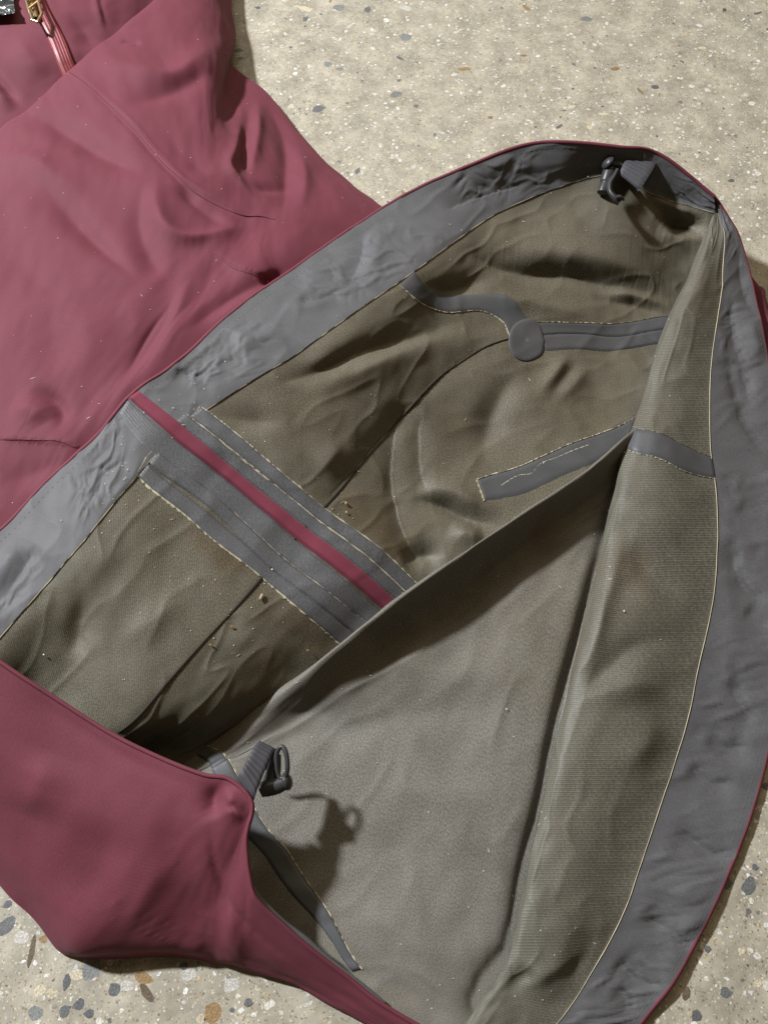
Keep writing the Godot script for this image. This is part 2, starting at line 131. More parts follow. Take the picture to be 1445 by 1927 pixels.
const SHEET_BODY = [
	[Vector3(-300.5, 23.8, -222.1), Vector3(-263.1, 25.5, -273.8), Vector3(-239.7, 31.3, -299.9), Vector3(-218.4, 32.2, -335.1), Vector3(-190.5, 31.3, -373.3), Vector3(-168.5, 23.8, -429.5), Vector3(-150.7, 17, -489), Vector3(-151, 6.8, -582.8), Vector3(-153.8, 0, -602.7)],
	[Vector3(-328.7, 43, -233.3), Vector3(-282.5, 45.9, -291.5), Vector3(-259.9, 47.9, -321.8), Vector3(-240.6, 48.9, -355.2), Vector3(-216.2, 47.9, -393.6), Vector3(-187.9, 43.9, -447.5), Vector3(-161.7, 33.2, -515), Vector3(-140.1, 11.1, -608.6), Vector3(-144.9, 0, -636.7)],
	[Vector3(-306.5, 54.7, -162.7), Vector3(-267.7, 56.7, -218.7), Vector3(-234.5, 56.7, -260.1), Vector3(-210.3, 54.7, -309.6), Vector3(-187.8, 51.8, -358), Vector3(-162.3, 45, -412.2), Vector3(-143.4, 33.2, -464), Vector3(-134.9, 10.2, -503.2), Vector3(-140.6, 0, -519)],
	[Vector3(-290.6, 56.7, -99.5), Vector3(-249.8, 58.6, -150), Vector3(-213.2, 58.6, -201.7), Vector3(-181.1, 56.7, -254.8), Vector3(-154.6, 50.8, -311.6), Vector3(-137.1, 43, -363.7), Vector3(-129.5, 25.5, -413.6), Vector3(-126.3, 9.4, -448.9), Vector3(-131.7, 0, -459.4)],
	[Vector3(-278.6, 54.7, -45), Vector3(-238, 58.6, -89.7), Vector3(-196.5, 58.6, -141), Vector3(-155.7, 56.7, -198.8), Vector3(-133, 50.8, -250.9), Vector3(-123.8, 41.1, -300.8), Vector3(-125.3, 22.1, -360.2), Vector3(-129.2, 9.4, -417.3), Vector3(-135.1, 0, -427.4)],
	[Vector3(-268.8, 50.8, 3.9), Vector3(-225.8, 56.7, -39.9), Vector3(-180.7, 56.7, -99.5), Vector3(-137.4, 54.7, -158.1), Vector3(-111.7, 46.9, -213.8), Vector3(-102.9, 35.2, -274), Vector3(-100.8, 20.4, -331.8), Vector3(-96.6, 9.3, -378.6), Vector3(-101.8, 0, -386.7)],
	[Vector3(-264.1, 45, 35.3), Vector3(-216.8, 52.8, -2), Vector3(-172.3, 54.7, -60.5), Vector3(-127.3, 52.8, -124.1), Vector3(-98.1, 46.9, -179.6), Vector3(-77.3, 35.2, -236.4), Vector3(-61.2, 20.4, -279.5), Vector3(-49.6, 8.5, -307.3), Vector3(-54.1, 0, -312.2)],
	[Vector3(-260, 41.1, 59.9), Vector3(-212.1, 48.9, 30.5), Vector3(-174.7, 52.8, -19.3), Vector3(-130.3, 53.7, -89.4), Vector3(-88, 49.8, -142.1), Vector3(-59.5, 41.1, -190), Vector3(-34.2, 22.1, -245.9), Vector3(-23.8, 8.5, -276.8), Vector3(-27.9, 0, -281.5)],
	[Vector3(-244.7, 35.2, 73.5), Vector3(-201.5, 37.1, 45), Vector3(-153.5, 39.1, -9.9), Vector3(-101.7, 37.1, -73), Vector3(-57.4, 33.2, -127.1), Vector3(-23.4, 22.1, -183.5), Vector3(-2.9, 14.5, -221), Vector3(3, 7.6, -250.1), Vector3(-0.2, 0, -254.7)],
	[Vector3(-218.9, 17, 89.1), Vector3(-184.1, 18.7, 57.1), Vector3(-137.3, 20.4, 1.8), Vector3(-83.2, 18.7, -61.1), Vector3(-36.8, 17, -117.7), Vector3(-0.9, 11.9, -173.1), Vector3(18.4, 8.5, -206.1), Vector3(26.9, 5.1, -240.8), Vector3(23.9, 0, -241.6)],
]
const FOLDS_BODY = [
	[0, -7.5, 13, 8, [Vector3(-269, 47, -309), Vector3(-236, 55, -287), Vector3(-199, 57, -257), Vector3(-165, 57, -233)]],
	[0, 4, 12, 10, [Vector3(-279, 53, -253), Vector3(-249, 56, -249), Vector3(-205, 58, -212)]],
	[0, 6, 13, 10, [Vector3(-221, 51, -366), Vector3(-183, 52, -346), Vector3(-154, 48, -351), Vector3(-129, 24, -423)]],
	[0, -4.5, 10, 8, [Vector3(-189, 55, -308), Vector3(-158, 50, -331), Vector3(-128, 30, -368)]],
	[0, -2.5, 9, 9, [Vector3(-164, 54, -285), Vector3(-138, 52, -256), Vector3(-123, 48, -243)]],
	[0, 4.5, 6, 3.5, [Vector3(-113, 18, -359), Vector3(-110, 34, -294), Vector3(-112, 42, -258), Vector3(-103, 40, -244), Vector3(-90, 39, -229)]],
	[0, -3.2, 4, 4, [Vector3(-107, 17, -356), Vector3(-104, 34, -284), Vector3(-98, 38, -251)]],
	[0, 4, 5, 4, [Vector3(-101, 13, -370), Vector3(-97, 24, -309), Vector3(-97, 37, -252)]],
	[0, -4.8, 7, 7, [Vector3(-95, 12, -366), Vector3(-77, 17, -316), Vector3(-72, 29, -257), Vector3(-72, 40, -209)]],
	[0, 3, 7, 5, [Vector3(-68, 14, -314), Vector3(-59, 22, -271), Vector3(-58, 34, -226)]],
	[0, -3, 6, 6, [Vector3(-94, 38, -242), Vector3(-83, 35, -246), Vector3(-68, 29, -255)]],
	[0, 6, 8, 5, [Vector3(-158, 56, -241), Vector3(-156, 56, -211), Vector3(-147, 56, -186), Vector3(-133, 54, -177), Vector3(-117, 50, -183), Vector3(-94, 44, -201)]],
	[0, -4.5, 7, 4, [Vector3(-144, 54, -229), Vector3(-129, 52, -213), Vector3(-105, 47, -193)]],
	[0, -4.5, 9, 8, [Vector3(-166, 57, -232), Vector3(-165, 57, -189), Vector3(-153, 56, -158), Vector3(-142, 55, -143)]],
	[0, -6, 14, 3, [Vector3(-249, 57, -241), Vector3(-214, 59, -198), Vector3(-189, 59, -170), Vector3(-160, 57, -140)]],
	[0, -2.2, 12, 12, [Vector3(-214, 59, -124), Vector3(-206, 58, -91), Vector3(-213, 57, -59)]],
	[0, 2, 14, 14, [Vector3(-195, 58, -124), Vector3(-182, 56, -84), Vector3(-184, 55, -53)]],
	[0, -3, 9, 7, [Vector3(-137, 55, -154), Vector3(-137, 54, -115), Vector3(-149, 54, -85), Vector3(-160, 55, -57)]],
	[0, 4, 8, 6, [Vector3(-126, 53, -146), Vector3(-132, 53, -115), Vector3(-144, 55, -81)]],
	[1, 3, 14, 3, [Vector3(-115, 51, -171), Vector3(-99, 50, -156), Vector3(-82, 49, -151), Vector3(-67, 44, -156)]],
	[0, -6, 4, 4, [Vector3(-82, 48, -146), Vector3(-74, 46, -151), Vector3(-64, 43, -161)]],
	[0, -4, 8, 6, [Vector3(-131, 55, -94), Vector3(-110, 53, -118), Vector3(-89, 50, -138), Vector3(-72, 45, -150)]],
	[0, 3, 5, 5, [Vector3(-110, 51, -108), Vector3(-91, 49, -128), Vector3(-71, 44, -145)]],
	[0, -5, 6, 4, [Vector3(-213, 57, -54), Vector3(-200, 56, -49), Vector3(-192, 55, -39), Vector3(-192, 54, -26)]],
	[0, 4, 9, 9, [Vector3(-223, 57, -40), Vector3(-208, 56, -39), Vector3(-200, 55, -30)]],
	[0, -3.5, 10, 10, [Vector3(-187, 53, -9), Vector3(-204, 53, 1), Vector3(-222, 52, 7)]],
	[0, -1.3, 2.2, 2.2, [Vector3(-240, 50, -352), Vector3(-212, 54, -318), Vector3(-186, 56, -287), Vector3(-160, 55, -253), Vector3(-139, 53, -229), Vector3(-118, 49, -216), Vector3(-97, 44, -208), Vector3(-75, 41, -208)]],
	[0, 1.1, 2.2, 2.2, [Vector3(-238, 50, -354), Vector3(-209, 54, -321), Vector3(-184, 55, -291), Vector3(-157, 55, -255), Vector3(-137, 53, -233), Vector3(-116, 48, -220), Vector3(-97, 43, -213), Vector3(-75, 40, -212)]],
	[1, 2, 16, 2, [Vector3(-232, 55, -21), Vector3(-199, 54, -18), Vector3(-178, 53, -16)]],
	[0, -1, 1.8, 1.8, [Vector3(-134, 54, -128), Vector3(-150, 54, -94), Vector3(-159, 55, -64)]],
	[0, -1.5, 10, 10, [Vector3(-244, 59, -158), Vector3(-219, 59, -133), Vector3(-201, 59, -124)]],
	[0, 1.5, 10, 8, [Vector3(-168, 57, -125), Vector3(-157, 55, -110), Vector3(-157, 55, -89)]],
	[0, -2.2, 2.6, 2.6, [Vector3(-202, 51, -382), Vector3(-201, 50, -386), Vector3(-193, 50, -385), Vector3(-195, 51, -381)]],
]
const SHEET_SLEEVE = [
	[Vector3(-432.6, 31.8, -588.2), Vector3(-364.4, 43, -560), Vector3(-304.6, 46.8, -545.5), Vector3(-253.9, 44.9, -541), Vector3(-219.8, 33.7, -576.7), Vector3(-198.9, 11.9, -649.9)],
	[Vector3(-404.8, 37.4, -486.1), Vector3(-337.9, 44.9, -460), Vector3(-285.2, 46.8, -450.1), Vector3(-244.9, 43, -448.9), Vector3(-213.6, 31.8, -487.8), Vector3(-189.1, 11.9, -558.1)],
	[Vector3(-384.5, 37.4, -403.4), Vector3(-320.9, 41.1, -391.6), Vector3(-264.1, 37.4, -396.9), Vector3(-229.6, 31.8, -411.4), Vector3(-197.9, 20.4, -448.2), Vector3(-173.8, 10.2, -499.5)],
	[Vector3(-369.1, 29.9, -326), Vector3(-304.9, 29.9, -332), Vector3(-253.6, 23.8, -358), Vector3(-215.6, 20.4, -381.4), Vector3(-186.3, 15.3, -414.5), Vector3(-160.9, 8.5, -458.5)],
	[Vector3(-362.1, 17, -272.1), Vector3(-292.1, 17, -283.3), Vector3(-235.9, 17, -312.1), Vector3(-199.3, 15.3, -344.1), Vector3(-165.7, 11.9, -379.7), Vector3(-144.1, 6.8, -419.5)],
]
const FOLDS_SLEEVE = [
	[0, -2, 2.5, 2.5, [Vector3(-239, 42, -478), Vector3(-233, 39, -448), Vector3(-225, 32, -426)]],
	[0, 2, 3, 3, [Vector3(-241, 43, -479), Vector3(-235, 40, -448), Vector3(-228, 33, -422)]],
	[0, -5, 3.5, 3.5, [Vector3(-315, 39, -376), Vector3(-298, 34, -358), Vector3(-281, 27, -339)]],
	[0, 4, 5, 5, [Vector3(-313, 37, -367), Vector3(-299, 32, -349), Vector3(-288, 27, -333)]],
	[0, 3, 10, 10, [Vector3(-295, 43, -410), Vector3(-280, 37, -385), Vector3(-267, 30, -369)]],
	[0, -3, 9, 9, [Vector3(-256, 44, -435), Vector3(-242, 38, -418), Vector3(-233, 31, -400)]],
]
const SHEET_OUTSIDE = [
	[Vector3(253.5, 20.4, -179.2), Vector3(259.3, 15.3, -160.6), Vector3(260.9, 11.9, -135.3), Vector3(260.8, 8.5, -102), Vector3(257.8, 6.8, -48.3), Vector3(253.2, 5.1, -2.5)],
	[Vector3(258.9, 18.7, -176.8), Vector3(264, 17, -164.8), Vector3(265.7, 14.4, -142.5), Vector3(269.5, 11.9, -103.9), Vector3(268.8, 8.5, -51.3), Vector3(259.4, 6, -2)],
	[Vector3(264.8, 11, -179.3), Vector3(270, 10.2, -173.2), Vector3(270.5, 9.4, -158.5), Vector3(276.2, 7.7, -115.9), Vector3(276.3, 6, -57), Vector3(262.8, 4.3, 0.9)],
	[Vector3(268.1, 0.9, -186.8), Vector3(272.8, 0.9, -178.9), Vector3(273.6, 0.8, -163.2), Vector3(278.1, 0.9, -118.8), Vector3(277.3, 0.9, -58.2), Vector3(262.9, 0.8, 1)],
]
const SHEET_LIP = [
	[Vector3(-64.6, 38.3, 220.1), Vector3(-59.5, 33.9, 229.3), Vector3(-50.6, 29.7, 236.8), Vector3(-41.7, 25.3, 243.8), Vector3(-31.4, 20.9, 251.6), Vector3(-21.2, 16.7, 258.7), Vector3(-0.6, 10.1, 272.4)],
	[Vector3(-63.7, 33.9, 219.6), Vector3(-57.7, 30.3, 227.9), Vector3(-48.2, 26, 235.2), Vector3(-38.7, 21.7, 242.1), Vector3(-28.6, 18, 250), Vector3(-18.7, 14.5, 257.1), Vector3(1.2, 7.9, 271.1)],
	[Vector3(-65.7, 26, 221.2), Vector3(-59.7, 23.1, 229.6), Vector3(-50.3, 19.5, 237.3), Vector3(-40.9, 15.9, 244.6), Vector3(-30.4, 13, 252.5), Vector3(-19.9, 9.4, 259.5), Vector3(0.4, 5.1, 272.8)],
]
const BANDS = {
	"zip_band": [[Vector2(3.88, 0), Vector2(3.93, 2.38), Vector2(3.98, 4.78), Vector2(4, 5)], [Vector2(4.12, 0.025), Vector2(4.12, 2.43), Vector2(4.2, 4.83), Vector2(4.23, 5)]],
	"zip_tape_left": [[Vector2(3.53, 0.05), Vector2(3.7, 2.6), Vector2(3.75, 4.75), Vector2(3.8, 5)], [Vector2(3.88, 0), Vector2(3.93, 2.38), Vector2(3.95, 4.78), Vector2(4, 5)]],
	"zip_tape_right": [[Vector2(4.1, 0.85), Vector2(4.12, 2.43), Vector2(4.15, 3.5), Vector2(4.2, 4.83), Vector2(4.23, 5)], [Vector2(4.3, 0.825), Vector2(4.33, 2.38), Vector2(4.33, 3.48), Vector2(4.42, 4.83), Vector2(4.42, 5)]],
	"seam_tape_left_inner": [[Vector2(3.5, 1), Vector2(3.55, 2.78), Vector2(3.6, 4.6), Vector2(3.6, 5)], [Vector2(3.68, 0.975), Vector2(3.7, 2.6), Vector2(3.75, 4.53), Vector2(3.78, 5)]],
	"seam_tape_left_outer": [[Vector2(3.33, 1), Vector2(3.3, 2.08), Vector2(3.43, 2.98), Vector2(3.45, 4.23), Vector2(3.45, 4.73)], [Vector2(3.5, 1), Vector2(3.48, 1.95), Vector2(3.55, 2.75), Vector2(3.6, 4.58), Vector2(3.6, 5)]],
	"seam_tape_right": [[Vector2(4.3, 0.925), Vector2(4.35, 2), Vector2(4.33, 3.12), Vector2(4.42, 4.8), Vector2(4.42, 5)], [Vector2(4.58, 0.925), Vector2(4.62, 1.8), Vector2(4.55, 3.12), Vector2(4.7, 4.8), Vector2(4.73, 5)]],
	"tape_curved": [[Vector2(7.68, 1.05), Vector2(7.73, 1.6), Vector2(8.05, 2.1), Vector2(8.72, 2.4), Vector2(9, 2.7), Vector2(8.97, 2.95)], [Vector2(8.05, 0.975), Vector2(8, 1.4), Vector2(8.28, 1.85), Vector2(8.93, 2.2), Vector2(9.25, 2.43), Vector2(9.38, 2.9)]],
	"tape_straight_upper": [[Vector2(9.33, 3.08), Vector2(9.98, 3.28), Vector2(10.9, 3.78), Vector2(12.2, 4.2)], [Vector2(9.43, 2.9), Vector2(10.1, 3.12), Vector2(11.2, 3.53), Vector2(12.5, 3.93)]],
	"tape_straight_lower": [[Vector2(9.25, 3.33), Vector2(9.75, 3.5), Vector2(10.7, 4), Vector2(11.9, 4.48)], [Vector2(9.33, 3.08), Vector2(9.98, 3.28), Vector2(10.9, 3.78), Vector2(12.2, 4.2)]],
	"pocket_tape": [[Vector2(6.65, 4.6), Vector2(7.15, 4.78), Vector2(7.83, 4.85), Vector2(8.58, 5), Vector2(9.22, 5)], [Vector2(6.75, 4.35), Vector2(7.3, 4.48), Vector2(8.1, 4.53), Vector2(8.8, 4.7), Vector2(9.55, 4.93)]],
	"back_seam_tape": [[Vector2(1.18, 0.8), Vector2(1.07, 3.7), Vector2(1.3, 4.58), Vector2(1.53, 5.55), Vector2(1.4, 6.28)], [Vector2(1.33, 0.8), Vector2(1.33, 3.68), Vector2(1.58, 4.53), Vector2(1.75, 5.38), Vector2(1.6, 6.25)]],
	"strip_tape": [[Vector2(5.03, 4.23), Vector2(5.18, 2.33), Vector2(5.4, 1.55), Vector2(5.53, 0.975)], [Vector2(4.7, 4.1), Vector2(4.8, 2.33), Vector2(4.98, 1.53), Vector2(5.18, 0.975)]],
	"sleeve_zip": [[Vector2(1.9, 0.75), Vector2(1.95, 1.25), Vector2(1.95, 1.73), Vector2(2.02, 2.4), Vector2(2.08, 2.73)], [Vector2(2.08, 0.675), Vector2(2.2, 1.05), Vector2(2.27, 1.53), Vector2(2.3, 2.2), Vector2(2.35, 2.55)]],
	"pocket_seam": [[Vector2(0.975, 3), Vector2(1.88, 3), Vector2(2.58, 3), Vector2(3.35, 3.03), Vector2(3.85, 3.05), Vector2(4.48, 3.03), Vector2(5.68, 3), Vector2(6.35, 3.03), Vector2(6.93, 3), Vector2(7.73, 2.88), Vector2(8.4, 2.88), Vector2(8.97, 2.98)], [Vector2(0.975, 3.03), Vector2(1.9, 3.05), Vector2(2.58, 3.03), Vector2(3.35, 3.08), Vector2(3.85, 3.08), Vector2(4.45, 3.08), Vector2(5.68, 3.03), Vector2(6.35, 3.05), Vector2(6.93, 3.05), Vector2(7.75, 2.9), Vector2(8.4, 2.9), Vector2(8.97, 3)]],
	"panel_seam_long": [[Vector2(2.95, 1.12), Vector2(3.1, 1.93), Vector2(3.23, 2.65), Vector2(3.4, 3.43), Vector2(3.65, 4.05), Vector2(3.9, 4.78), Vector2(4.28, 5.62), Vector2(4.78, 6.35)], [Vector2(3, 1.12), Vector2(3.12, 1.93), Vector2(3.25, 2.62), Vector2(3.43, 3.4), Vector2(3.68, 4.05), Vector2(3.95, 4.78), Vector2(4.3, 5.6), Vector2(4.8, 6.33)]],
	"panel_seam_pocket": [[Vector2(3.53, 5.58), Vector2(3.68, 6.05), Vector2(3.88, 6.5), Vector2(4.08, 6.88), Vector2(4.2, 7.1)], [Vector2(3.55, 5.58), Vector2(3.7, 6.05), Vector2(3.9, 6.5), Vector2(4.1, 6.83), Vector2(4.23, 7.08)]],
	"panel_seam_low": [[Vector2(0.8, 5.23), Vector2(1.07, 5.62), Vector2(1.38, 6.1), Vector2(1.68, 6.55), Vector2(1.9, 6.95)], [Vector2(0.8, 5.2), Vector2(1.07, 5.58), Vector2(1.38, 6.08), Vector2(1.68, 6.53), Vector2(1.93, 6.93)]],
}

var rng := RandomNumberGenerator.new()
var fine := FastNoiseLite.new()
var broad := FastNoiseLite.new()
var crush := FastNoiseLite.new()
var M := {}
var jacket: Node3D
var flap: Cloth
var shell_body: Cloth
var back: Cloth
var edge: Cloth


class Cloth:
	var kind := ""
	var ku := 0
	var kv := 0
	var nu := 0
	var nv := 0
	var p := PackedVector3Array()
	var n := PackedVector3Array()
	var au := PackedFloat32Array()
	var av := PackedFloat32Array()

	func spot(u: float, v: float) -> Array:
		var x := clampf(u / (ku - 1), 0.0, 1.0) * (nu - 1)
		var y := clampf(v / (kv - 1), 0.0, 1.0) * (nv - 1)
		var i := mini(int(x), nu - 2)
		var j := mini(int(y), nv - 2)
		var fx := x - i
		var fy := y - j
		var k := j * nu + i
		var a := p[k].lerp(p[k + 1], fx).lerp(p[k + nu].lerp(p[k + nu + 1], fx), fy)
		var b := n[k].lerp(n[k + 1], fx).lerp(n[k + nu].lerp(n[k + nu + 1], fx), fy).normalized()
		return [a, b]

	func at(u: float, v: float, lift: float) -> Vector3:
		var s := spot(u, v)
		return s[0] + s[1] * lift

	func shade_normals(up: Vector3) -> void:
		n.resize(p.size())
		for j in nv:
			for i in nu:
				var du := p[j * nu + mini(i + 1, nu - 1)] - p[j * nu + maxi(i - 1, 0)]
				var dv := p[mini(j + 1, nv - 1) * nu + i] - p[maxi(j - 1, 0) * nu + i]
				var c := dv.cross(du)
				n[j * nu + i] = c.normalized() if c.length() > 1e-9 else up
		var mid := n[(nv / 2) * nu + nu / 2]
		if mid.dot(up) < 0.0:
			for k in n.size():
				n[k] = -n[k]


func cr(a, b, c, d, t: float):
	return 0.5 * (2.0 * b + (c - a) * t + (2.0 * a - 5.0 * b + 4.0 * c - d) * t * t + (3.0 * b - a - 3.0 * c + d) * t * t * t)


func along(pts: Array, t: float):
	# Catmull-Rom through pts, t from 0 to 1
	var x := clampf(t, 0.0, 1.0) * (pts.size() - 1)
	var i := mini(int(x), pts.size() - 2)
	var b = pts[i]
	var c = pts[i + 1]
	var a = pts[i - 1] if i > 0 else 2.0 * b - c
	var d = pts[i + 2] if i + 2 < pts.size() else 2.0 * c - b
	return cr(a, b, c, d, x - i)


func creases(folds: Array) -> Array:
	var made := []
	for f in folds:
		var pts := PackedVector3Array()
		for i in f[4].size() * 4 - 3:
			pts.append(along(f[4], float(i) / (f[4].size() * 4 - 4)))
		var box := AABB(pts[0], Vector3.ZERO)
		for q in pts:
			box = box.expand(q)
		made.append([f[0], f[1], f[2], pts, box.grow(maxf(f[2], f[3]) * 4.0), f[3]])
	return made


func crease_height(q: Vector3, made: Array) -> float:
	var sum := 0.0
	for f in made:
		var box: AABB = f[4]
		if not box.has_point(q):
			continue
		var pts: PackedVector3Array = f[3]
		var best := 1e9
		var where := 0.0
		var side := 0.0
		for i in pts.size() - 1:
			var d := pts[i + 1] - pts[i]
			var o := q - pts[i]
			d.y = 0.0
			o.y *= 0.35
			var t := clampf(o.dot(d) / maxf(d.length_squared(), 1e-6), 0.0, 1.0)
			var r := (o - d * t).length_squared()
			if r < best:
				best = r
				where = (i + t) / (pts.size() - 1)
				side = d.x * o.z - d.z * o.x
		best = sqrt(best + (0.0 if f[0] == 0 else 4.0))
		var ends := smoothstep(-0.05, 0.42, where) * smoothstep(-0.05, 0.42, 1.0 - where)
		if f[0] == 0:
			var w := lerpf(f[2], f[5], where)
			var sharp := sqrt(best * best + 0.04 * w * w) - 0.2 * w
			sum += f[1] * ends * (0.45 * exp(-best * best / (w * w)) + 0.55 * exp(-1.15 * sharp / w))
			continue
		ends = smoothstep(0.0, 0.25, where) * smoothstep(0.0, 0.25, 1.0 - where)
		if f[0] == 1:
			sum += f[1] * ends * (exp(-best / f[2]) if side < 0.0 else exp(-best / f[5]))
		else:
			sum += f[1] * ends * exp(-best / (f[2] if side < 0.0 else f[5]))
	return sum


func rumple(kind: String, a: float, b: float, v: float) -> float:
	# small creases of the cloth in millimetres, a and b in millimetres along it
	var h := broad.get_noise_2d(a * 0.9, b * 0.9) * 1.1 + broad.get_noise_2d(a * 2.3 + 300.0, b * 2.3) * 0.35
	if kind == "FLAP" or kind == "STRIP":
		var w := smoothstep(0.02, 0.18, v) * (1.0 - smoothstep(0.75, 1.02, v))
		if w > 0.0:
			var wa := a + 9.0 * crush.get_noise_2d(a * 0.7, b * 0.7 + 70.0)
			var wb := b + 9.0 * crush.get_noise_2d(a * 0.7 + 90.0, b * 0.7)
			var c := 1.0 - absf(crush.get_noise_2d(wa * 0.8, wb * 1.15)) * 2.4
			var c2 := 1.0 - absf(crush.get_noise_2d(wa * 1.9 + 200.0, wb * 1.6)) * 2.4
			var where := smoothstep(-0.3, 0.3, broad.get_noise_2d(a * 0.8 + 50.0, b * 0.8) + (0.25 if kind == "STRIP" else 0.0))
			h += w * where * (c * c * signf(c) * 0.95 - c2 * c2 * signf(c2) * 0.4)
		h += (1.0 - w) * crush.get_noise_2d(a * 0.6, b * 0.6) * 0.5
	elif kind == "BODY" or kind == "WALL" or kind == "SLEEVE":
		h += crush.get_noise_2d(a * 0.3, b * 0.3) * 0.25 + broad.get_noise_2d(a * 1.0 + 80.0, b * 0.6) * 0.9
	elif kind == "BAG":
		var c := 1.0 - absf(crush.get_noise_2d(a * 1.4, b * 1.4)) * 2.4
		h += c * c * signf(c) * 2.5
	else:
		h += crush.get_noise_2d(a * 0.6, b * 0.6) * 0.5
	if kind == "FLAP" or kind == "BACK" or kind == "STRIP":
		# faint tension creases all over the lining
		var xa := a + 14.0 * broad.get_noise_2d(a, b + 400.0)
		var d := 1.0 - absf(crush.get_noise_2d(xa * 0.32 + 500.0, b * 0.55)) * 3.0
		h += maxf(d, -0.2) * maxf(d, -0.2) * 0.5
	return h


func weave(kind: String, control: Array, folds: Array, step: float, up := Vector3.UP) -> Cloth:
	var c := Cloth.new()
	c.kind = kind
	c.ku = control[0].size()
	c.kv = control.size()
	var mid: Array = control[c.kv / 2]
	var ul := 0.0
	for i in c.ku - 1:
		ul = ul + mid[i].distance_to(mid[i + 1])
	var vl := 0.0
	for j in c.kv - 1:
		vl = vl + control[j][c.ku / 2].distance_to(control[j + 1][c.ku / 2])
	c.nu = clampi(int(ul / step), 12, 640)
	c.nv = clampi(int(vl / step), 12, 460)
	var lines := []
	for r in control:
		var line := PackedVector3Array()
		for i in c.nu:
			line.append(along(r, float(i) / (c.nu - 1)))
		lines.append(line)
	c.p.resize(c.nu * c.nv)
	for j in c.nv:
		var y := float(j) / (c.nv - 1) * (c.kv - 1)
		var k := mini(int(y), c.kv - 2)
		var t := y - k
		for i in c.nu:
			var b: Vector3 = lines[k][i]
			var d: Vector3 = lines[k + 1][i]
			var a: Vector3 = lines[k - 1][i] if k > 0 else 2.0 * b - d
			var e: Vector3 = lines[k + 2][i] if k + 2 < c.kv else 2.0 * d - b
			c.p[j * c.nu + i] = cr(a, b, d, e, t)
	c.shade_normals(up)
	for i in c.nu:
		c.au.append(ul * i / (c.nu - 1) * MM)
	for j in c.nv:
		c.av.append(vl * j / (c.nv - 1) * MM)
	var made := creases(folds)
	for j in c.nv:
		for i in c.nu:
			var q := c.p[j * c.nu + i]
			var h := crease_height(q, made) + rumple(kind, c.au[i] * 1000.0, c.av[j] * 1000.0, float(j) / (c.nv - 1) * (c.kv - 1))
			q += c.n[j * c.nu + i] * h
			q.y = maxf(q.y, 1.6)
			c.p[j * c.nu + i] = q * MM
	c.shade_normals(up)
	return c


const MM := 0.001
# brown grime worked into the lining: place, reach (mm), strength
const GRIME := [[Vector3(-88, 40.8, 50), 20, 0.8], [Vector3(-104.3, 40.8, 36.7), 16, 0.6], [Vector3(-128.2, 45.9, 30.7), 14, 0.45], [Vector3(-49.5, 18.7, 80.1), 26, 0.6], [Vector3(-72.7, 15.3, 104.2), 24, 0.5], [Vector3(-10.3, 30.6, 14.4), 24, 0.6],
	[Vector3(11.9, 20.4, 30.5), 22, 0.7], [Vector3(-139.5, 44.2, 86.3), 9, 0.5], [Vector3(42.5, 28.9, -46.5), 26, 0.4], [Vector3(81.9, 30.6, -147.5), 22, 0.35], [Vector3(98.1, 18.7, 26.2), 20, 0.5], [Vector3(145.4, 23.8, 45.8), 20, 0.35]]


func tint(kind: String, q: Vector3) -> Color:
	# uneven dye and wear, a multiplier on the material's own colour
	var a := broad.get_noise_3d(q.x * 700.0, q.y * 700.0, q.z * 700.0)
	var b := fine.get_noise_3d(q.x * 1100.0, q.y * 1100.0, q.z * 1100.0)
	var k := 1.0
	if kind == "lining":
		k = 1.0 + 0.16 * a + 0.20 * b
		var brown := smoothstep(0.12, 0.5, broad.get_noise_3d(q.x * 420.0 + 90.0, q.y * 420.0, q.z * 420.0))
		var c := Color(k, k, k).lerp(Color(k * 0.86, k * 0.74, k * 0.62), brown * 0.3)
		for s in GRIME:
			var d: float = (q * 1000.0).distance_to(s[0]) / (s[1] * (1.0 + 0.5 * b + 0.4 * a))
			if d < 1.0:
				c = c.lerp(Color(0.66 * k, 0.50 * k, 0.36 * k), smoothstep(1.0, 0.2, d) * s[2])
		return c
	if kind == "shell":
		k = 1.0 + 0.05 * a + 0.03 * b
		return Color(k, k * (1.0 + 0.05 * b), k)
	k = 1.0 + 0.10 * a + 0.12 * b
	return Color(k, k, k)


func mesh_of(v: PackedVector3Array, n: PackedVector3Array, uv: PackedVector2Array, index: PackedInt32Array, col := PackedColorArray()) -> ArrayMesh:
	# front faces run clockwise: turn all triangles over when most disagree with the normals
	var vote := 0
	for k in range(0, index.size() - 2, 3 * maxi(1, index.size() / 600)):
		var face := (v[index[k + 1]] - v[index[k]]).cross(v[index[k + 2]] - v[index[k]])
		vote += int(signf(face.dot(n[index[k]])))
	if vote > 0:
		for k in range(0, index.size() - 2, 3):
			var w := index[k + 1]
			index[k + 1] = index[k + 2]
			index[k + 2] = w
	var s := []
	s.resize(Mesh.ARRAY_MAX)
	s[Mesh.ARRAY_VERTEX] = v
	s[Mesh.ARRAY_NORMAL] = n
	s[Mesh.ARRAY_TEX_UV] = uv
	s[Mesh.ARRAY_INDEX] = index
	if col.size():
		s[Mesh.ARRAY_COLOR] = col
	var m := ArrayMesh.new()
	m.add_surface_from_arrays(Mesh.PRIMITIVE_TRIANGLES, s)
	return m


func put(called: String, m: Mesh, mat: Material, parent: Node3D) -> MeshInstance3D:
	var o := MeshInstance3D.new()
	o.name = called
	o.mesh = m
	o.material_override = mat
	parent.add_child(o, true)
	return o


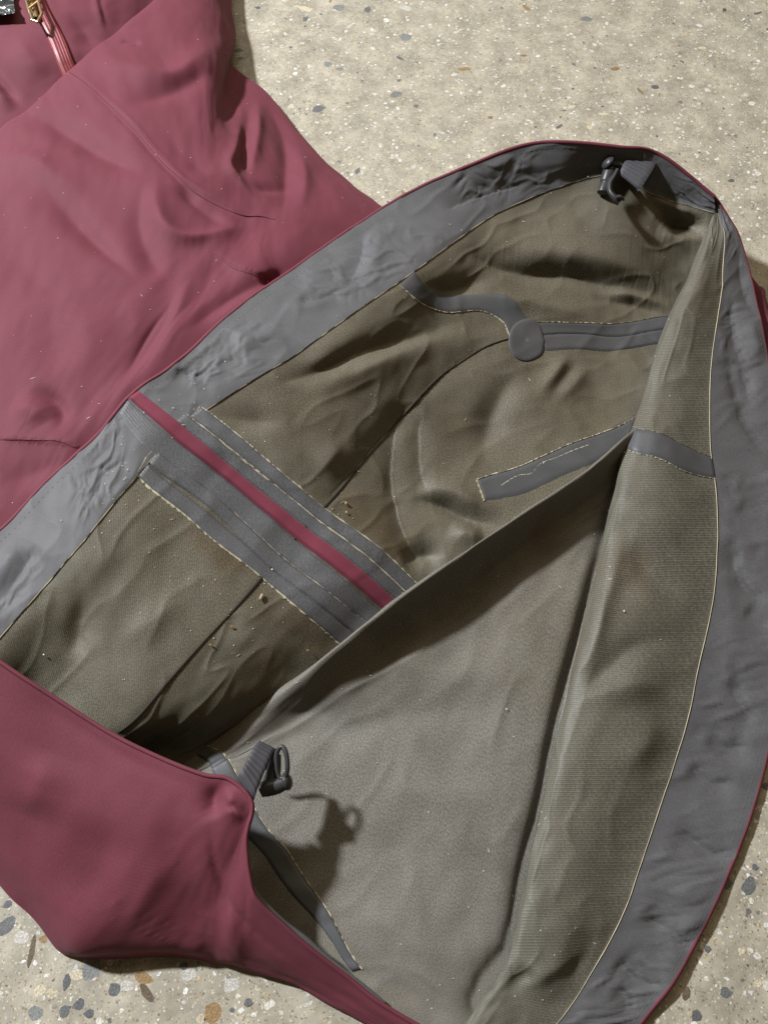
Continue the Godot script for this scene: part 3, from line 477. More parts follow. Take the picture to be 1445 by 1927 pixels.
func grid_index(nu: int, nv: int) -> PackedInt32Array:
	var ix := PackedInt32Array()
	ix.resize((nu - 1) * (nv - 1) * 6)
	var k := 0
	for j in nv - 1:
		for i in nu - 1:
			var a := j * nu + i
			ix[k] = a
			ix[k + 1] = a + nu
			ix[k + 2] = a + 1
			ix[k + 3] = a + 1
			ix[k + 4] = a + nu
			ix[k + 5] = a + nu + 1
			k += 6
	return ix


func panel(c: Cloth, v0: float, v1: float, lift: float, dye: String, every := 1, u0 := 0.0, u1 := 1e9, across := false) -> ArrayMesh:
	# the part of a cloth between two of its rows, laid that far above it (metres)
	var j0 := int(round(v0 / (c.kv - 1) * (c.nv - 1)))
	var j1 := mini(int(round(v1 / (c.kv - 1) * (c.nv - 1))), c.nv - 1)
	var i0 := int(round(u0 / (c.ku - 1) * (c.nu - 1)))
	var i1 := mini(int(round(minf(u1, c.ku) / (c.ku - 1) * (c.nu - 1))), c.nu - 1)
	var v := PackedVector3Array()
	var n := PackedVector3Array()
	var t := PackedVector2Array()
	var col := PackedColorArray()
	var wide := 0
	var rows := 0
	var j := j0
	while true:
		wide = 0
		var i := i0
		while true:
			var k := j * c.nu + i
			v.append(c.p[k] + c.n[k] * lift)
			n.append(c.n[k])
			t.append(Vector2(c.av[j], c.au[i]) if across else Vector2(c.au[i], c.av[j]))
			col.append(tint(dye, c.p[k]))
			wide += 1
			if i == i1:
				break
			i = mini(i + every, i1)
		rows += 1
		if j == j1:
			break
		j = mini(j + every, j1)
	return mesh_of(v, n, t, grid_index(wide, rows), col)


func strip(c: Cloth, left: Array, right: Array, lift: float, dye: String, m := 9, long := 0, waver := 0.0) -> ArrayMesh:
	# a band of tape that follows a cloth between two edges given in the cloth's own u, v
	var run := 0.0
	var last: Vector3 = c.at(left[0].x, left[0].y, 0.0)
	for i in range(1, 21):
		var q: Vector2 = along(left, i / 20.0)
		var s := c.at(q.x, q.y, 0.0)
		run += s.distance_to(last)
		last = s
	var nl := long if long else clampi(int(run / 0.0014), 8, 260)
	var v := PackedVector3Array()
	var t := PackedVector2Array()
	var col := PackedColorArray()
	for i in nl:
		var f := float(i) / (nl - 1)
		var a: Vector2 = along(left, f)
		var b: Vector2 = along(right, f)
		var wide := c.at(a.x, a.y, 0.0).distance_to(c.at(b.x, b.y, 0.0))
		for k in m:
			var s := float(k) / (m - 1)
			var e := s
			if waver > 0.0:
				e = clampf(s + waver * fine.get_noise_2d(f * run * 2200.0, 40.0 + lift * 1e5) * (1.0 if k == 0 or k == m - 1 else 0.4), -0.2, 1.2)
			var q := a.lerp(b, e)
			var up := lift * (1.0 - pow(absf(2.0 * s - 1.0), 10.0)) + 0.00006
			if i == 0 or i == nl - 1:
				up = 0.00006
			var x := c.at(q.x, q.y, up)
			v.append(x)
			t.append(Vector2(f * run, s * wide))
			col.append(tint(dye, x))
	return smooth(v, t, m, nl, col)


func smooth(v: PackedVector3Array, t: PackedVector2Array, m: int, rows: int, col := PackedColorArray(), up := Vector3.UP) -> ArrayMesh:
	var n := PackedVector3Array()
	n.resize(v.size())
	var sum := Vector3.ZERO
	for j in rows:
		for i in m:
			var du := v[j * m + mini(i + 1, m - 1)] - v[j * m + maxi(i - 1, 0)]
			var dv := v[mini(j + 1, rows - 1) * m + i] - v[maxi(j - 1, 0) * m + i]
			var x := dv.cross(du)
			n[j * m + i] = x.normalized() if x.length() > 1e-14 else Vector3.ZERO
			sum += n[j * m + i]
	if sum.dot(up) < 0.0 and up != Vector3.ZERO:
		for k in n.size():
			n[k] = -n[k]
	for k in n.size():
		if n[k] == Vector3.ZERO:
			n[k] = up
	return mesh_of(v, n, t, grid_index(m, rows), col)


func tube(pts: Array, radii: Array, sides := 10, closed := false, rows := 0, squash := 1.0) -> ArrayMesh:
	# a round bar along a curve (metres); radii as many as one likes along it
	var nl := rows if rows else maxi(pts.size() * 5, 12)
	var path := []
	var loop := pts + [pts[0], pts[1], pts[2]] if closed else pts
	for i in nl:
		var f := float(i) / (nl - 1)
		if closed:
			f = (1.0 + f * pts.size()) / (loop.size() - 1)
		path.append(along(loop, f))
	var v := PackedVector3Array()
	var n := PackedVector3Array()
	var t := PackedVector2Array()
	var side := Vector3.ZERO
	var run := 0.0
	for i in nl:
		var d: Vector3 = (path[mini(i + 1, nl - 1)] - path[maxi(i - 1, 0)]).normalized()
		if closed and (i == 0 or i == nl - 1):
			d = (path[1] - path[nl - 2]).normalized()
		if side == Vector3.ZERO:
			side = d.cross(Vector3.UP if absf(d.y) < 0.9 else Vector3.RIGHT).normalized()
		side = (side - d * side.dot(d)).normalized()
		var o := d.cross(side)
		var r: float = along(radii, float(i) / (nl - 1)) if radii.size() > 1 else radii[0]
		if i > 0:
			run += path[i].distance_to(path[i - 1])
		for k in sides + 1:
			var a := TAU * k / sides
			var x := side * cos(a) + o * sin(a) * squash
			v.append(path[i] + x * r)
			n.append(x.normalized())
			t.append(Vector2(run, a * r))
	return mesh_of(v, n, t, grid_index(sides + 1, nl))


func lathe(profile: Array, at: Vector3, axis: Vector3, sides := 24) -> ArrayMesh:
	# profile of Vector2(radius, height) turned about an axis
	var y := axis.normalized()
	var x := y.cross(Vector3.UP if absf(y.y) < 0.9 else Vector3.RIGHT).normalized()
	var z := x.cross(y)
	var v := PackedVector3Array()
	var t := PackedVector2Array()
	for q in profile:
		for k in sides + 1:
			var a := TAU * k / sides
			v.append(at + y * q.y + (x * cos(a) + z * sin(a)) * q.x)
			t.append(Vector2(a, q.y))
	var n := PackedVector3Array()
	n.resize(v.size())
	var m := sides + 1
	for j in profile.size():
		var d: Vector2 = profile[mini(j + 1, profile.size() - 1)] - profile[maxi(j - 1, 0)]
		var o := Vector2(d.y, -d.x).normalized()
		for k in m:
			var a := TAU * k / sides
			n[j * m + k] = (x * cos(a) + z * sin(a)) * o.x + y * o.y
	return mesh_of(v, n, t, grid_index(m, profile.size()))


func ribbed(left: Array, right: Array, ribs: int, deep: float, up := Vector3.UP) -> ArrayMesh:
	# grosgrain webbing between two edges, with ribs across it
	var rows := ribs * 6 + 1
	var m := 13
	var v := PackedVector3Array()
	var t := PackedVector2Array()
	for i in rows:
		var f := float(i) / (rows - 1)
		var a: Vector3 = along(left, f) * MM
		var b: Vector3 = along(right, f) * MM
		var a2: Vector3 = along(left, minf(f + 0.01, 1.0)) * MM - along(left, maxf(f - 0.01, 0.0)) * MM
		var nn := a2.cross(b - a).normalized()
		for k in m:
			var s := float(k) / (m - 1)
			var edge := 1.0 - pow(absf(2.0 * s - 1.0), 8.0)
			v.append(a.lerp(b, s) + nn * (deep * (0.5 + 0.5 * cos(TAU * f * ribs)) * edge - 0.0006 * (1.0 - edge)) * (1.0 if nn.dot(up) > 0 else -1.0))
			t.append(Vector2(f * 0.03, s * 0.012))
	return smooth(v, t, m, rows, PackedColorArray(), up)


# ---------------------------------------------------------------- materials

func picture(w: int, h: int, f: Callable) -> Image:
	var im := Image.create(w, h, false, Image.FORMAT_RGB8)
	for y in h:
		for x in w:
			im.set_pixel(x, y, f.call(x, y))
	return im


func grey(v: float) -> Color:
	return Color(v, v, v)


func tex(im: Image) -> ImageTexture:
	return ImageTexture.create_from_image(im)


func cloth_material(called: String, color: Color, rough: float, albedo: Texture2D, relief: Texture2D, deep: float, scale: Vector3, sheen := 0.0) -> StandardMaterial3D:
	var m := StandardMaterial3D.new()
	m.resource_name = called
	m.albedo_color = color
	m.albedo_texture = albedo
	m.roughness = rough
	m.vertex_color_use_as_albedo = true
	m.uv1_scale = scale
	if relief:
		m.heightmap_enabled = true
		m.heightmap_texture = relief
		m.heightmap_scale = deep
	if sheen > 0.0:
		m.rim_enabled = true
		m.rim = sheen
		m.rim_tint = 0.6
	m.metallic_specular = 0.35 if called in ["shell", "facing"] else 0.4
	M[called] = m
	return m


func make_materials() -> void:
	fine.seed = 11
	fine.frequency = 0.05
	fine.fractal_octaves = 4
	crush.seed = 21
	crush.frequency = 0.035
	crush.fractal_octaves = 2
	broad.seed = 5
	broad.frequency = 0.016
	broad.fractal_octaves = 2
	var speck := FastNoiseLite.new()
	speck.seed = 3
	speck.frequency = 0.09
	speck.fractal_octaves = 3
	# diagonal twill of the lining: 32 ribs in 256 pixels
	var twill := tex(picture(256, 256, func(x, y): 
		var rib := 0.5 + 0.5 * sin(TAU * (x + y) / 8.0)
		var thread := 0.5 + 0.5 * sin(TAU * (x - y) / 4.0)
		return grey(clampf(0.72 + 0.16 * rib + 0.06 * thread + 0.24 * speck.get_noise_2d(x, y) + rng.randf_range(-0.07, 0.07), 0.0, 1.0))))
	var twill_relief := tex(picture(128, 128, func(x, y): return grey(0.5 + 0.4 * sin(TAU * (x + y) / 8.0))))
	# straight ribs, for the tapes and the strip cut the other way
	var rib := tex(picture(128, 128, func(x, y): return grey(clampf(0.80 + 0.11 * sin(TAU * y / 8.0) + 0.16 * speck.get_noise_2d(x, y) + rng.randf_range(-0.07, 0.07), 0.0, 1.0))))
	var rib_relief := tex(picture(64, 64, func(_x, y): return grey(0.5 + 0.45 * sin(TAU * y / 8.0))))
	var plain := tex(picture(256, 256, func(x, y): return grey(clampf(0.90 + 0.05 * speck.get_noise_2d(x, y) + rng.randf_range(-0.035, 0.035), 0.0, 1.0))))
	var plain_relief := tex(picture(128, 128, func(x, y): return grey(0.5 + 0.2 * sin(TAU * x / 4.0) + 0.2 * sin(TAU * y / 4.0) + rng.randf_range(-0.1, 0.1))))
	cloth_material("shell", Color(0.455, 0.222, 0.272), 0.74, plain, plain_relief, 0.006, Vector3(30, 30, 30), 0.2)
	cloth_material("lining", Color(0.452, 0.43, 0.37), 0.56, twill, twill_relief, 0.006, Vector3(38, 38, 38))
	cloth_material("pale_lining", Color(0.495, 0.48, 0.445), 0.6, twill, twill_relief, 0.005, Vector3(38, 38, 38))  # paler, greyer copy of the lining colour, for the back lining
	cloth_material("strip_lining", Color(0.462, 0.448, 0.400), 0.55, rib, rib_relief, 0.006, Vector3(60, 60, 60))
	cloth_material("facing", Color(0.395, 0.395, 0.405), 0.6, plain, plain_relief, 0.004, Vector3(30, 30, 30))
	cloth_material("tape", Color(0.44, 0.443, 0.455), 0.55, rib, rib_relief, 0.010, Vector3(70, 70, 70))
	cloth_material("smooth_tape", Color(0.335, 0.34, 0.35), 0.5, plain, plain_relief, 0.004, Vector3(30, 30, 30))
	cloth_material("velvet", Color(0.50, 0.215, 0.285), 0.85, plain, plain_relief, 0.012, Vector3(50, 50, 50), 0.6)
	cloth_material("coil", Color(0.62, 0.27, 0.30), 0.4, rib, rib_relief, 0.03, Vector3(50, 50, 50))
	cloth_material("fray", Color(0.80, 0.76, 0.66), 0.9, plain, null, 0.0, Vector3(20, 20, 20))
	cloth_material("thread", Color(0.37, 0.37, 0.37), 0.8, null, null, 0.0, Vector3.ONE)
	cloth_material("edge_shade", Color(0.19, 0.175, 0.15), 0.8, null, null, 0.0, Vector3.ONE)  # dark tone stands in for the shade line under the pocket edge
	cloth_material("lint", Color(0.80, 0.77, 0.70), 0.9, null, null, 0.0, Vector3.ONE)
	cloth_material("webbing", Color(0.29, 0.29, 0.31), 0.6, plain, null, 0.0, Vector3(20, 20, 20))
	var pl := cloth_material("black_plastic", Color(0.22, 0.22, 0.225), 0.38, null, null, 0.0, Vector3.ONE)
	pl.vertex_color_use_as_albedo = false
	var gp := cloth_material("grey_plastic", Color(0.42, 0.42, 0.42), 0.3, null, null, 0.0, Vector3.ONE)
	gp.vertex_color_use_as_albedo = false
	var metal := cloth_material("pull_metal", Color(0.85, 0.77, 0.60), 0.28, null, null, 0.0, Vector3.ONE)
	metal.metallic = 0.9
	metal.vertex_color_use_as_albedo = false
	var film := cloth_material("film", Color(0.24, 0.26, 0.26), 0.22, null, null, 0.0, Vector3.ONE)
	film.vertex_color_use_as_albedo = false
	film.clearcoat_enabled = true
	film.clearcoat = 1.0
	film.clearcoat_roughness = 0.08
	var crumb := cloth_material("crumb", Color(0.82, 0.76, 0.64), 0.9, null, null, 0.0, Vector3.ONE)
	crumb.vertex_color_use_as_albedo = true
	# floor: cement paste with sand
	var sand := Image.create(1024, 1024, false, Image.FORMAT_RGB8)
	for y in 1024:
		for x in 1024:
			var a := 0.80 + 0.12 * speck.get_noise_2d(x * 0.12, y * 0.12) + 0.06 * speck.get_noise_2d(x * 0.5 + 300.0, y * 0.5) + rng.randf_range(-0.03, 0.03)
			sand.set_pixel(x, y, Color(a, a * 0.985, a * 0.955))
	for i in 26000:
		var s := rng.randi_range(1, 3)
		var b := rng.randf()
		var c := Color(0.97, 0.95, 0.88) if b < 0.45 else Color(0.62, 0.57, 0.50) if b < 0.78 else Color(0.74, 0.64, 0.50) if b < 0.93 else Color(0.5, 0.5, 0.49)
		sand.fill_rect(Rect2i(rng.randi_range(0, 1020), rng.randi_range(0, 1020), s, rng.randi_range(1, 3)), c)
	var g := StandardMaterial3D.new()
	g.resource_name = "cement"
	g.albedo_texture = tex(sand)
	g.albedo_color = Color(0.765, 0.75, 0.70)
	g.roughness = 0.42
	g.uv1_triplanar = true
	g.uv1_world_triplanar = true
	g.uv1_scale = Vector3(3.1, 3.1, 3.1)
	M["cement"] = g
	var st := StandardMaterial3D.new()
	st.resource_name = "aggregate"
	st.vertex_color_use_as_albedo = true
	st.albedo_texture = tex(picture(128, 128, func(x, y): return grey(clampf(0.86 + 0.22 * speck.get_noise_2d(x * 1.6, y * 1.6) + rng.randf_range(-0.05, 0.05), 0.0, 1.0))))
	st.uv1_triplanar = true
	st.uv1_world_triplanar = true
	st.uv1_scale = Vector3(40, 40, 40)
	st.roughness = 0.36
	M["aggregate"] = st


# ---------------------------------------------------------------- floor

func pebble_mesh(col: Color, sides: int) -> ArrayMesh:
	# a cut pebble of radius 1 (scaled when set), flat on top with a worn rim; colour varies inside
	var v := PackedVector3Array([Vector3(0, 1.0, 0)])
	var c := PackedColorArray([col])
	var n := PackedVector3Array([Vector3.UP])
	var t := PackedVector2Array([Vector2.ZERO])
	var rad := []
	for i in sides:
		rad.append(rng.randf_range(0.72, 1.08))
	for ring in 2:
		for i in sides:
			var a := TAU * i / sides
			var r: float = rad[i] * (0.88 if ring == 0 else 1.0)
			v.append(Vector3(cos(a) * r, 1.0 if ring == 0 else -0.2, sin(a) * r))
			c.append(col * rng.randf_range(0.88, 1.1))
			n.append((Vector3.UP * 3.0 + Vector3(cos(a), 0, sin(a)) * ring).normalized())
			t.append(Vector2(cos(a), sin(a)))
	var ix := PackedInt32Array()
	for i in sides:
		var j := (i + 1) % sides
		ix.append_array([0, 1 + i, 1 + j, 1 + i, 1 + sides + i, 1 + j, 1 + j, 1 + sides + i, 1 + sides + j])
	return mesh_of(v, n, t, ix, c)


func stone_color(b: float) -> Color:
	if b < 0.30:
		return Color(0.17, 0.175, 0.18)
	if b < 0.48:
		return Color(0.27, 0.28, 0.27)
	if b < 0.60:
		return Color(0.17, 0.13, 0.09)
	if b < 0.72:
		return Color(0.36, 0.24, 0.12)
	if b < 0.86:
		return Color(0.70, 0.62, 0.46)
	return Color(0.62, 0.60, 0.55)


func make_floor() -> void:
	var floor_ := MeshInstance3D.new()
	var pm := PlaneMesh.new()
	pm.size = Vector2(7, 7)
	floor_.mesh = pm
	floor_.name = "floor"
	floor_.material_override = M.cement
	floor_.set_meta("kind", "structure")
	floor_.set_meta("label", "polished concrete floor full of pale and dark stone chips")
	add_child(floor_)
	# chips too small to pick apart singly: one sheet of real, flat grains
	var v := PackedVector3Array()
	var n := PackedVector3Array()
	var c := PackedColorArray()
	var ix := PackedInt32Array()
	for k in 64000:
		var x := rng.randf_range(-0.62, 0.62)
		var z := rng.randf_range(-0.78, 0.42)
		var r := 0.0004 + 0.0015 * pow(rng.randf(), 2.6) + (0.0012 if rng.randf() < 0.05 else 0.0)
		var b := rng.randf()
		var col := Color(0.76, 0.73, 0.65) if b < 0.52 else Color(0.86, 0.85, 0.81) if b < 0.72 else Color(0.40, 0.35, 0.28) if b < 0.80 else Color(0.56, 0.46, 0.30) if b < 0.90 else Color(0.2, 0.2, 0.195)
		if b > 0.6:
			r *= 0.85
		col *= rng.randf_range(0.85, 1.1)
		var sides := rng.randi_range(4, 6)
		var turn := rng.randf() * TAU
		var thin := rng.randf_range(0.45, 1.0)
		var ca := cos(turn)
		var sa := sin(turn)
		var at := v.size()
		var y := 0.00005 + 0.000000002 * k
		for i in sides:
			var a := TAU * (i + rng.randf_range(-0.3, 0.3)) / sides
			var px := cos(a) * r
			var pz := sin(a) * r * thin
			v.append(Vector3(x + px * ca - pz * sa, y, z + px * sa + pz * ca))
			n.append(Vector3.UP)
			c.append(col)
		for i in sides - 2:
			ix.append_array([at, at + i + 1, at + i + 2])
	var t := PackedVector2Array()
	t.resize(v.size())
	var chips := put("small_chips", mesh_of(v, n, t, ix, c), M.aggregate, floor_)
	chips.set_meta("kind", "stuff")
	# the stones one can pick apart
	var kinds := []
	for b in [0.1, 0.2, 0.35, 0.42, 0.55, 0.65, 0.7, 0.78, 0.82, 0.9]:
		kinds.append(pebble_mesh(stone_color(b), 11))
		kinds.append(pebble_mesh(stone_color(b) * 0.85, 8))
	# place, long half, short half (mm), turn (degrees), kind
	var seen := [
		[Vector3(18.3, 0, -463.7), 6.5, 5.0, 0, 4], [Vector3(-53.6, 0, -372.5), 6.5, 4.2, 20, 0], [Vector3(-40.5, 0, -503.9), 6.5, 4.5, 10, 4], [Vector3(-14.4, 0, -501.6), 5, 3.2, 80, 0],
		[Vector3(-69.8, 0, -503.1), 7, 3.5, -20, 14], [Vector3(10, 0, -390), 6, 4.5, 30, 5], [Vector3(-69.2, 0, -488.3), 4, 2.5, 60, 0], [Vector3(-112.4, 0, -503.9), 3.5, 2, 0, 1],
		[Vector3(-20.7, 0, -301.1), 4.5, 2, 70, 0], [Vector3(13.9, 0, -435.6), 5, 1.6, -40, 2], [Vector3(178.5, 0, -488.3), 6, 4, 0, 5], [Vector3(126.6, 0, -503.9), 6, 2.2, -50, 10],
		[Vector3(196, 0, -421.9), 4.5, 2.5, 10, 11], [Vector3(213.5, 0, -393.9), 4.5, 1.6, -60, 11], [Vector3(226.7, 0, -399.2), 4, 2.5, 0, 3], [Vector3(67.9, 0, -421.9), 7, 2.2, 10, 10],
		[Vector3(154.5, 0, -375.1), 4, 2, 20, 14], [Vector3(179.8, 0, -366.2), 5, 1.4, 0, 16], [Vector3(142.3, 0, -351.7), 4.5, 1.5, 40, 2], [Vector3(18.7, 0, -503.9), 6, 3.5, -30, 18],
		[Vector3(90.8, 0, -299.3), 3, 1.6, 0, 16], [Vector3(-77, 0, -375.7), 3.5, 2, 60, 14], [Vector3(-77, 0, -506.1), 3, 1.5, 0, 14], [Vector3(167.2, 0, -350.5), 3, 2.2, 0, 16],
		[Vector3(-267.6, 0, -160.1), 5, 3, 0, 0], [Vector3(-193, 0, 237.4), 6.5, 4.0, 40, 2], [Vector3(-177.9, 0, 249.1), 8, 1.7, 86, 8], [Vector3(-146.6, 0, 257.4), 7, 4.5, 70, 4],
		[Vector3(-157.9, 0, 262.8), 4.5, 2.0, 80, 1], [Vector3(-120, 0, 261), 5.5, 3.2, -15, 12], [Vector3(-117.4, 0, 267.5), 5.5, 2.6, -50, 8], [Vector3(-133.7, 0, 266.1), 3.6, 3.4, 0, 2],
		[Vector3(-150.1, 0, 272.6), 3, 2.8, 0, 1], [Vector3(-156.7, 0, 275.5), 3.6, 2.6, 40, 0], [Vector3(-171.4, 0, 276.4), 4.5, 3.2, 0, 4], [Vector3(-184.4, 0, 243), 4, 3.6, 0, 18],
		[Vector3(-170.8, 0, 266.3), 3.4, 3, 30, 14], [Vector3(-153.5, 0, 259.3), 4, 3, 0, 14], [Vector3(-163.9, 0, 267.9), 3.5, 2.6, 0, 15], [Vector3(-128, 0, 264.7), 3.6, 2.8, 0, 18],
		[Vector3(-97.6, 0, 259.8), 4, 3.4, 20, 18], [Vector3(-100.4, 0, 255.8), 2.6, 2, 0, 1], [Vector3(-84.2, 0, 276.4), 6, 4.5, 80, 10], [Vector3(-89.2, 0, 278.9), 2.8, 2.6, 0, 15],
		[Vector3(-76, 0, 264.5), 4.2, 3.6, 20, 18], [Vector3(-66.8, 0, 271.9), 2.6, 2, 0, 0], [Vector3(-194.1, 0, 227.4), 3, 2, 30, 1], [Vector3(-144.7, 0, 276.7), 3, 2.2, 0, 1],
		[Vector3(189.8, 0, 218.6), 6, 3.6, 50, 2], [Vector3(178.6, 0, 217.3), 3.6, 3.2, 0, 0], [Vector3(194.8, 0, 209.5), 2, 1.8, 0, 0], [Vector3(169.3, 0, 267.5), 3.2, 2.6, 0, 0],
		[Vector3(153.2, 0, 277.6), 3.4, 2.6, 40, 1], [Vector3(180.6, 0, 249.1), 2.2, 1.8, 0, 16], [Vector3(163.3, 0, 247.9), 2, 1.8, 0, 2], [Vector3(197.3, 0, 180.9), 3, 2, 0, 14],
		[Vector3(208.4, 0, 168.4), 3, 2.2, 0, 1], [Vector3(185.9, 0, 263.3), 2.6, 2, 20, 14], [Vector3(149.5, 0, 267.9), 3.4, 2.2, 60, 8], [Vector3(271, 0, -290.6), 3.2, 2, 10, 1],
		[Vector3(299.5, 0, -388.7), 3.5, 1.6, 0, 14], [Vector3(331.1, 0, -496.4), 5, 1.5, 20, 2], [Vector3(267.2, 0, -235.2), 2.6, 1.8, 0, 16], [Vector3(274, 0, -449.5), 4, 2, 0, 14],
		[Vector3(-102, 0, -449.5), 3.6, 1.8, 20, 18], [Vector3(-124.7, 0, -446), 4.2, 2.8, 0, 0], [Vector3(-122.6, 0, -435.6), 3, 2, 0, 2], [Vector3(-94, 0, -470.9), 3, 1.6, 0, 16],
		[Vector3(-37.2, 0, -421.9), 4, 2.4, 0, 6], [Vector3(63.8, 0, -470.9), 4, 1.8, 30, 16], [Vector3(119.6, 0, -439.1), 3, 1.6, 0, 11], [Vector3(46.2, 0, -344.3), 3.6, 1.4, -20, 18]]
	for s in seen:
		var o := put("stone", kinds[s[4] % kinds.size()], M.aggregate, floor_)
		var turn := deg_to_rad(s[3])
		o.transform = Transform3D(Basis(Vector3.UP, turn) * Basis.from_scale(Vector3(s[1] * MM, 0.0004, s[2] * MM)), Vector3(s[0].x * MM, 0, s[0].z * MM))
	for k in 200:
		var x := rng.randf_range(-0.5, 0.5)
		var z := rng.randf_range(-0.66, 0.38)
		var r := rng.randf_range(1.5, 3.1) + (1.6 if rng.randf() < 0.1 else 0.0)
		var o := put("stone", kinds[rng.randi() % kinds.size()], M.aggregate, floor_)
		o.transform = Transform3D(Basis(Vector3.UP, rng.randf() * TAU) * Basis.from_scale(Vector3(r * MM, 0.00034, r * rng.randf_range(0.45, 0.95) * MM)), Vector3(x, 0, z))


# ---------------------------------------------------------------- jacket

func fray(c: Cloth, edge: Array, away: Array, wide: float, seed_: float) -> ArrayMesh:
	# a thin pale line of raw threads along an edge of tape; away is the tape's other edge
	var v := PackedVector3Array()
	var t := PackedVector2Array()
	var rows := 140
	for i in rows:
		var f := float(i) / (rows - 1)
		var a: Vector2 = along(edge, f)
		var b: Vector2 = along(away, f)
		var s := c.at(a.x, a.y, 0.0)
		var across := (s - c.at(b.x, b.y, 0.0)).normalized()
		var w := wide * 1.35 * clampf(0.6 + 1.6 * fine.get_noise_2d(f * 900.0, seed_), 0.06, 1.4)
		var up: Vector3 = c.spot(a.x, a.y)[1]
		for k in 4:
			var e := float(k) / 3.0
			v.append(s + across * w * (e - 0.35) + up * (0.00012 + 0.0006 * sin(PI * clampf(e + 0.1, 0.0, 1.0))))
			t.append(Vector2(f, e))
	return smooth(v, t, 4, rows)


func disc(c: Cloth, rim: Array, mid: Vector2, lift: float, dye: String) -> ArrayMesh:
	var v := PackedVector3Array()
	var t := PackedVector2Array()
	var col := PackedColorArray()
	for j in 9:
		var s := minf(j / 7.0, 1.0)
		for i in 61:
			var q: Vector2 = mid.lerp(along(rim, i / 60.0), s)
			var x := c.at(q.x, q.y, lift if j < 7 else lift * 0.8 if j == 7 else 0.0)
			v.append(x)
			t.append(Vector2(x.x, x.z))
			col.append(tint(dye, x))
	return smooth(v, t, 61, 9, col)


func stitches(c: Cloth, line: Array, pitch: float, lift: float) -> ArrayMesh:
	# a row of short sewn threads along a line on the cloth
	var all := SurfaceTool.new()
	all.begin(Mesh.PRIMITIVE_TRIANGLES)
	var run := 0.0
	var pts := PackedVector3Array()
	for i in 400:
		var q: Vector2 = along(line, i / 399.0)
		pts.append(c.at(q.x, q.y, lift))
	var next := 0.0
	for i in range(1, 400):
		run += pts[i].distance_to(pts[i - 1])
		if run >= next and i < 397:
			next = run + pitch
			var d := (pts[i + 1] - pts[i - 1]).normalized()
			var a := pts[i] - d * pitch * 0.34
			var b := pts[i] + d * pitch * 0.34
			all.append_from(tube([a - Vector3(0, 0.00025, 0), a.lerp(b, 0.5), b - Vector3(0, 0.00025, 0)], [0.00016], 5, false, 4), 0, Transform3D.IDENTITY)
	return all.commit()


func points(a: Array) -> Array:
	var out := []
	for q in a:
		out.append(q * MM)
	return out


func edge_roll(c: Cloth, v: float, radius: float, u0 := 0.0, u1 := -1.0) -> ArrayMesh:
	var pts := []
	var last := u1 if u1 > 0.0 else c.ku - 1.0
	for i in 121:
		pts.append(c.at(lerpf(u0, last, i / 120.0), v, -0.0003))
	return tube(pts, [radius], 9, false, 360, 0.8)


func drop(c: Cloth, inward: float) -> ArrayMesh:
	# the outside of the shell that falls from the hem to the floor
	var v := PackedVector3Array()
	var t := PackedVector2Array()
	var rows := 160
	for i in rows:
		var u := float(i) / (rows - 1) * (c.ku - 1)
		var a := c.at(u, 0.0, -0.0012)
		var b := c.at(u, 0.6, 0.0)
		var d := (b - a)
		d.y = 0.0
		d = d.normalized() * inward
		for k in 7:
			var f := k / 6.0
			v.append(Vector3(a.x + d.x * f * f, lerpf(a.y, 0.0008, f), a.z + d.z * f * f))
			t.append(Vector2(c.au[0] + u * 0.05, f * 0.05))
	return smooth(v, t, 7, rows, PackedColorArray(), Vector3(0, 0, -1))


func band(called: String, key: String, clothes: Dictionary, lift: float, mat: String, dye := "tape", waver := 0.03) -> MeshInstance3D:
	var c: Cloth = clothes[key]
	return put(called, strip(c, BANDS[key][0], BANDS[key][1], lift, dye, 11, 0, waver), M[mat], jacket)


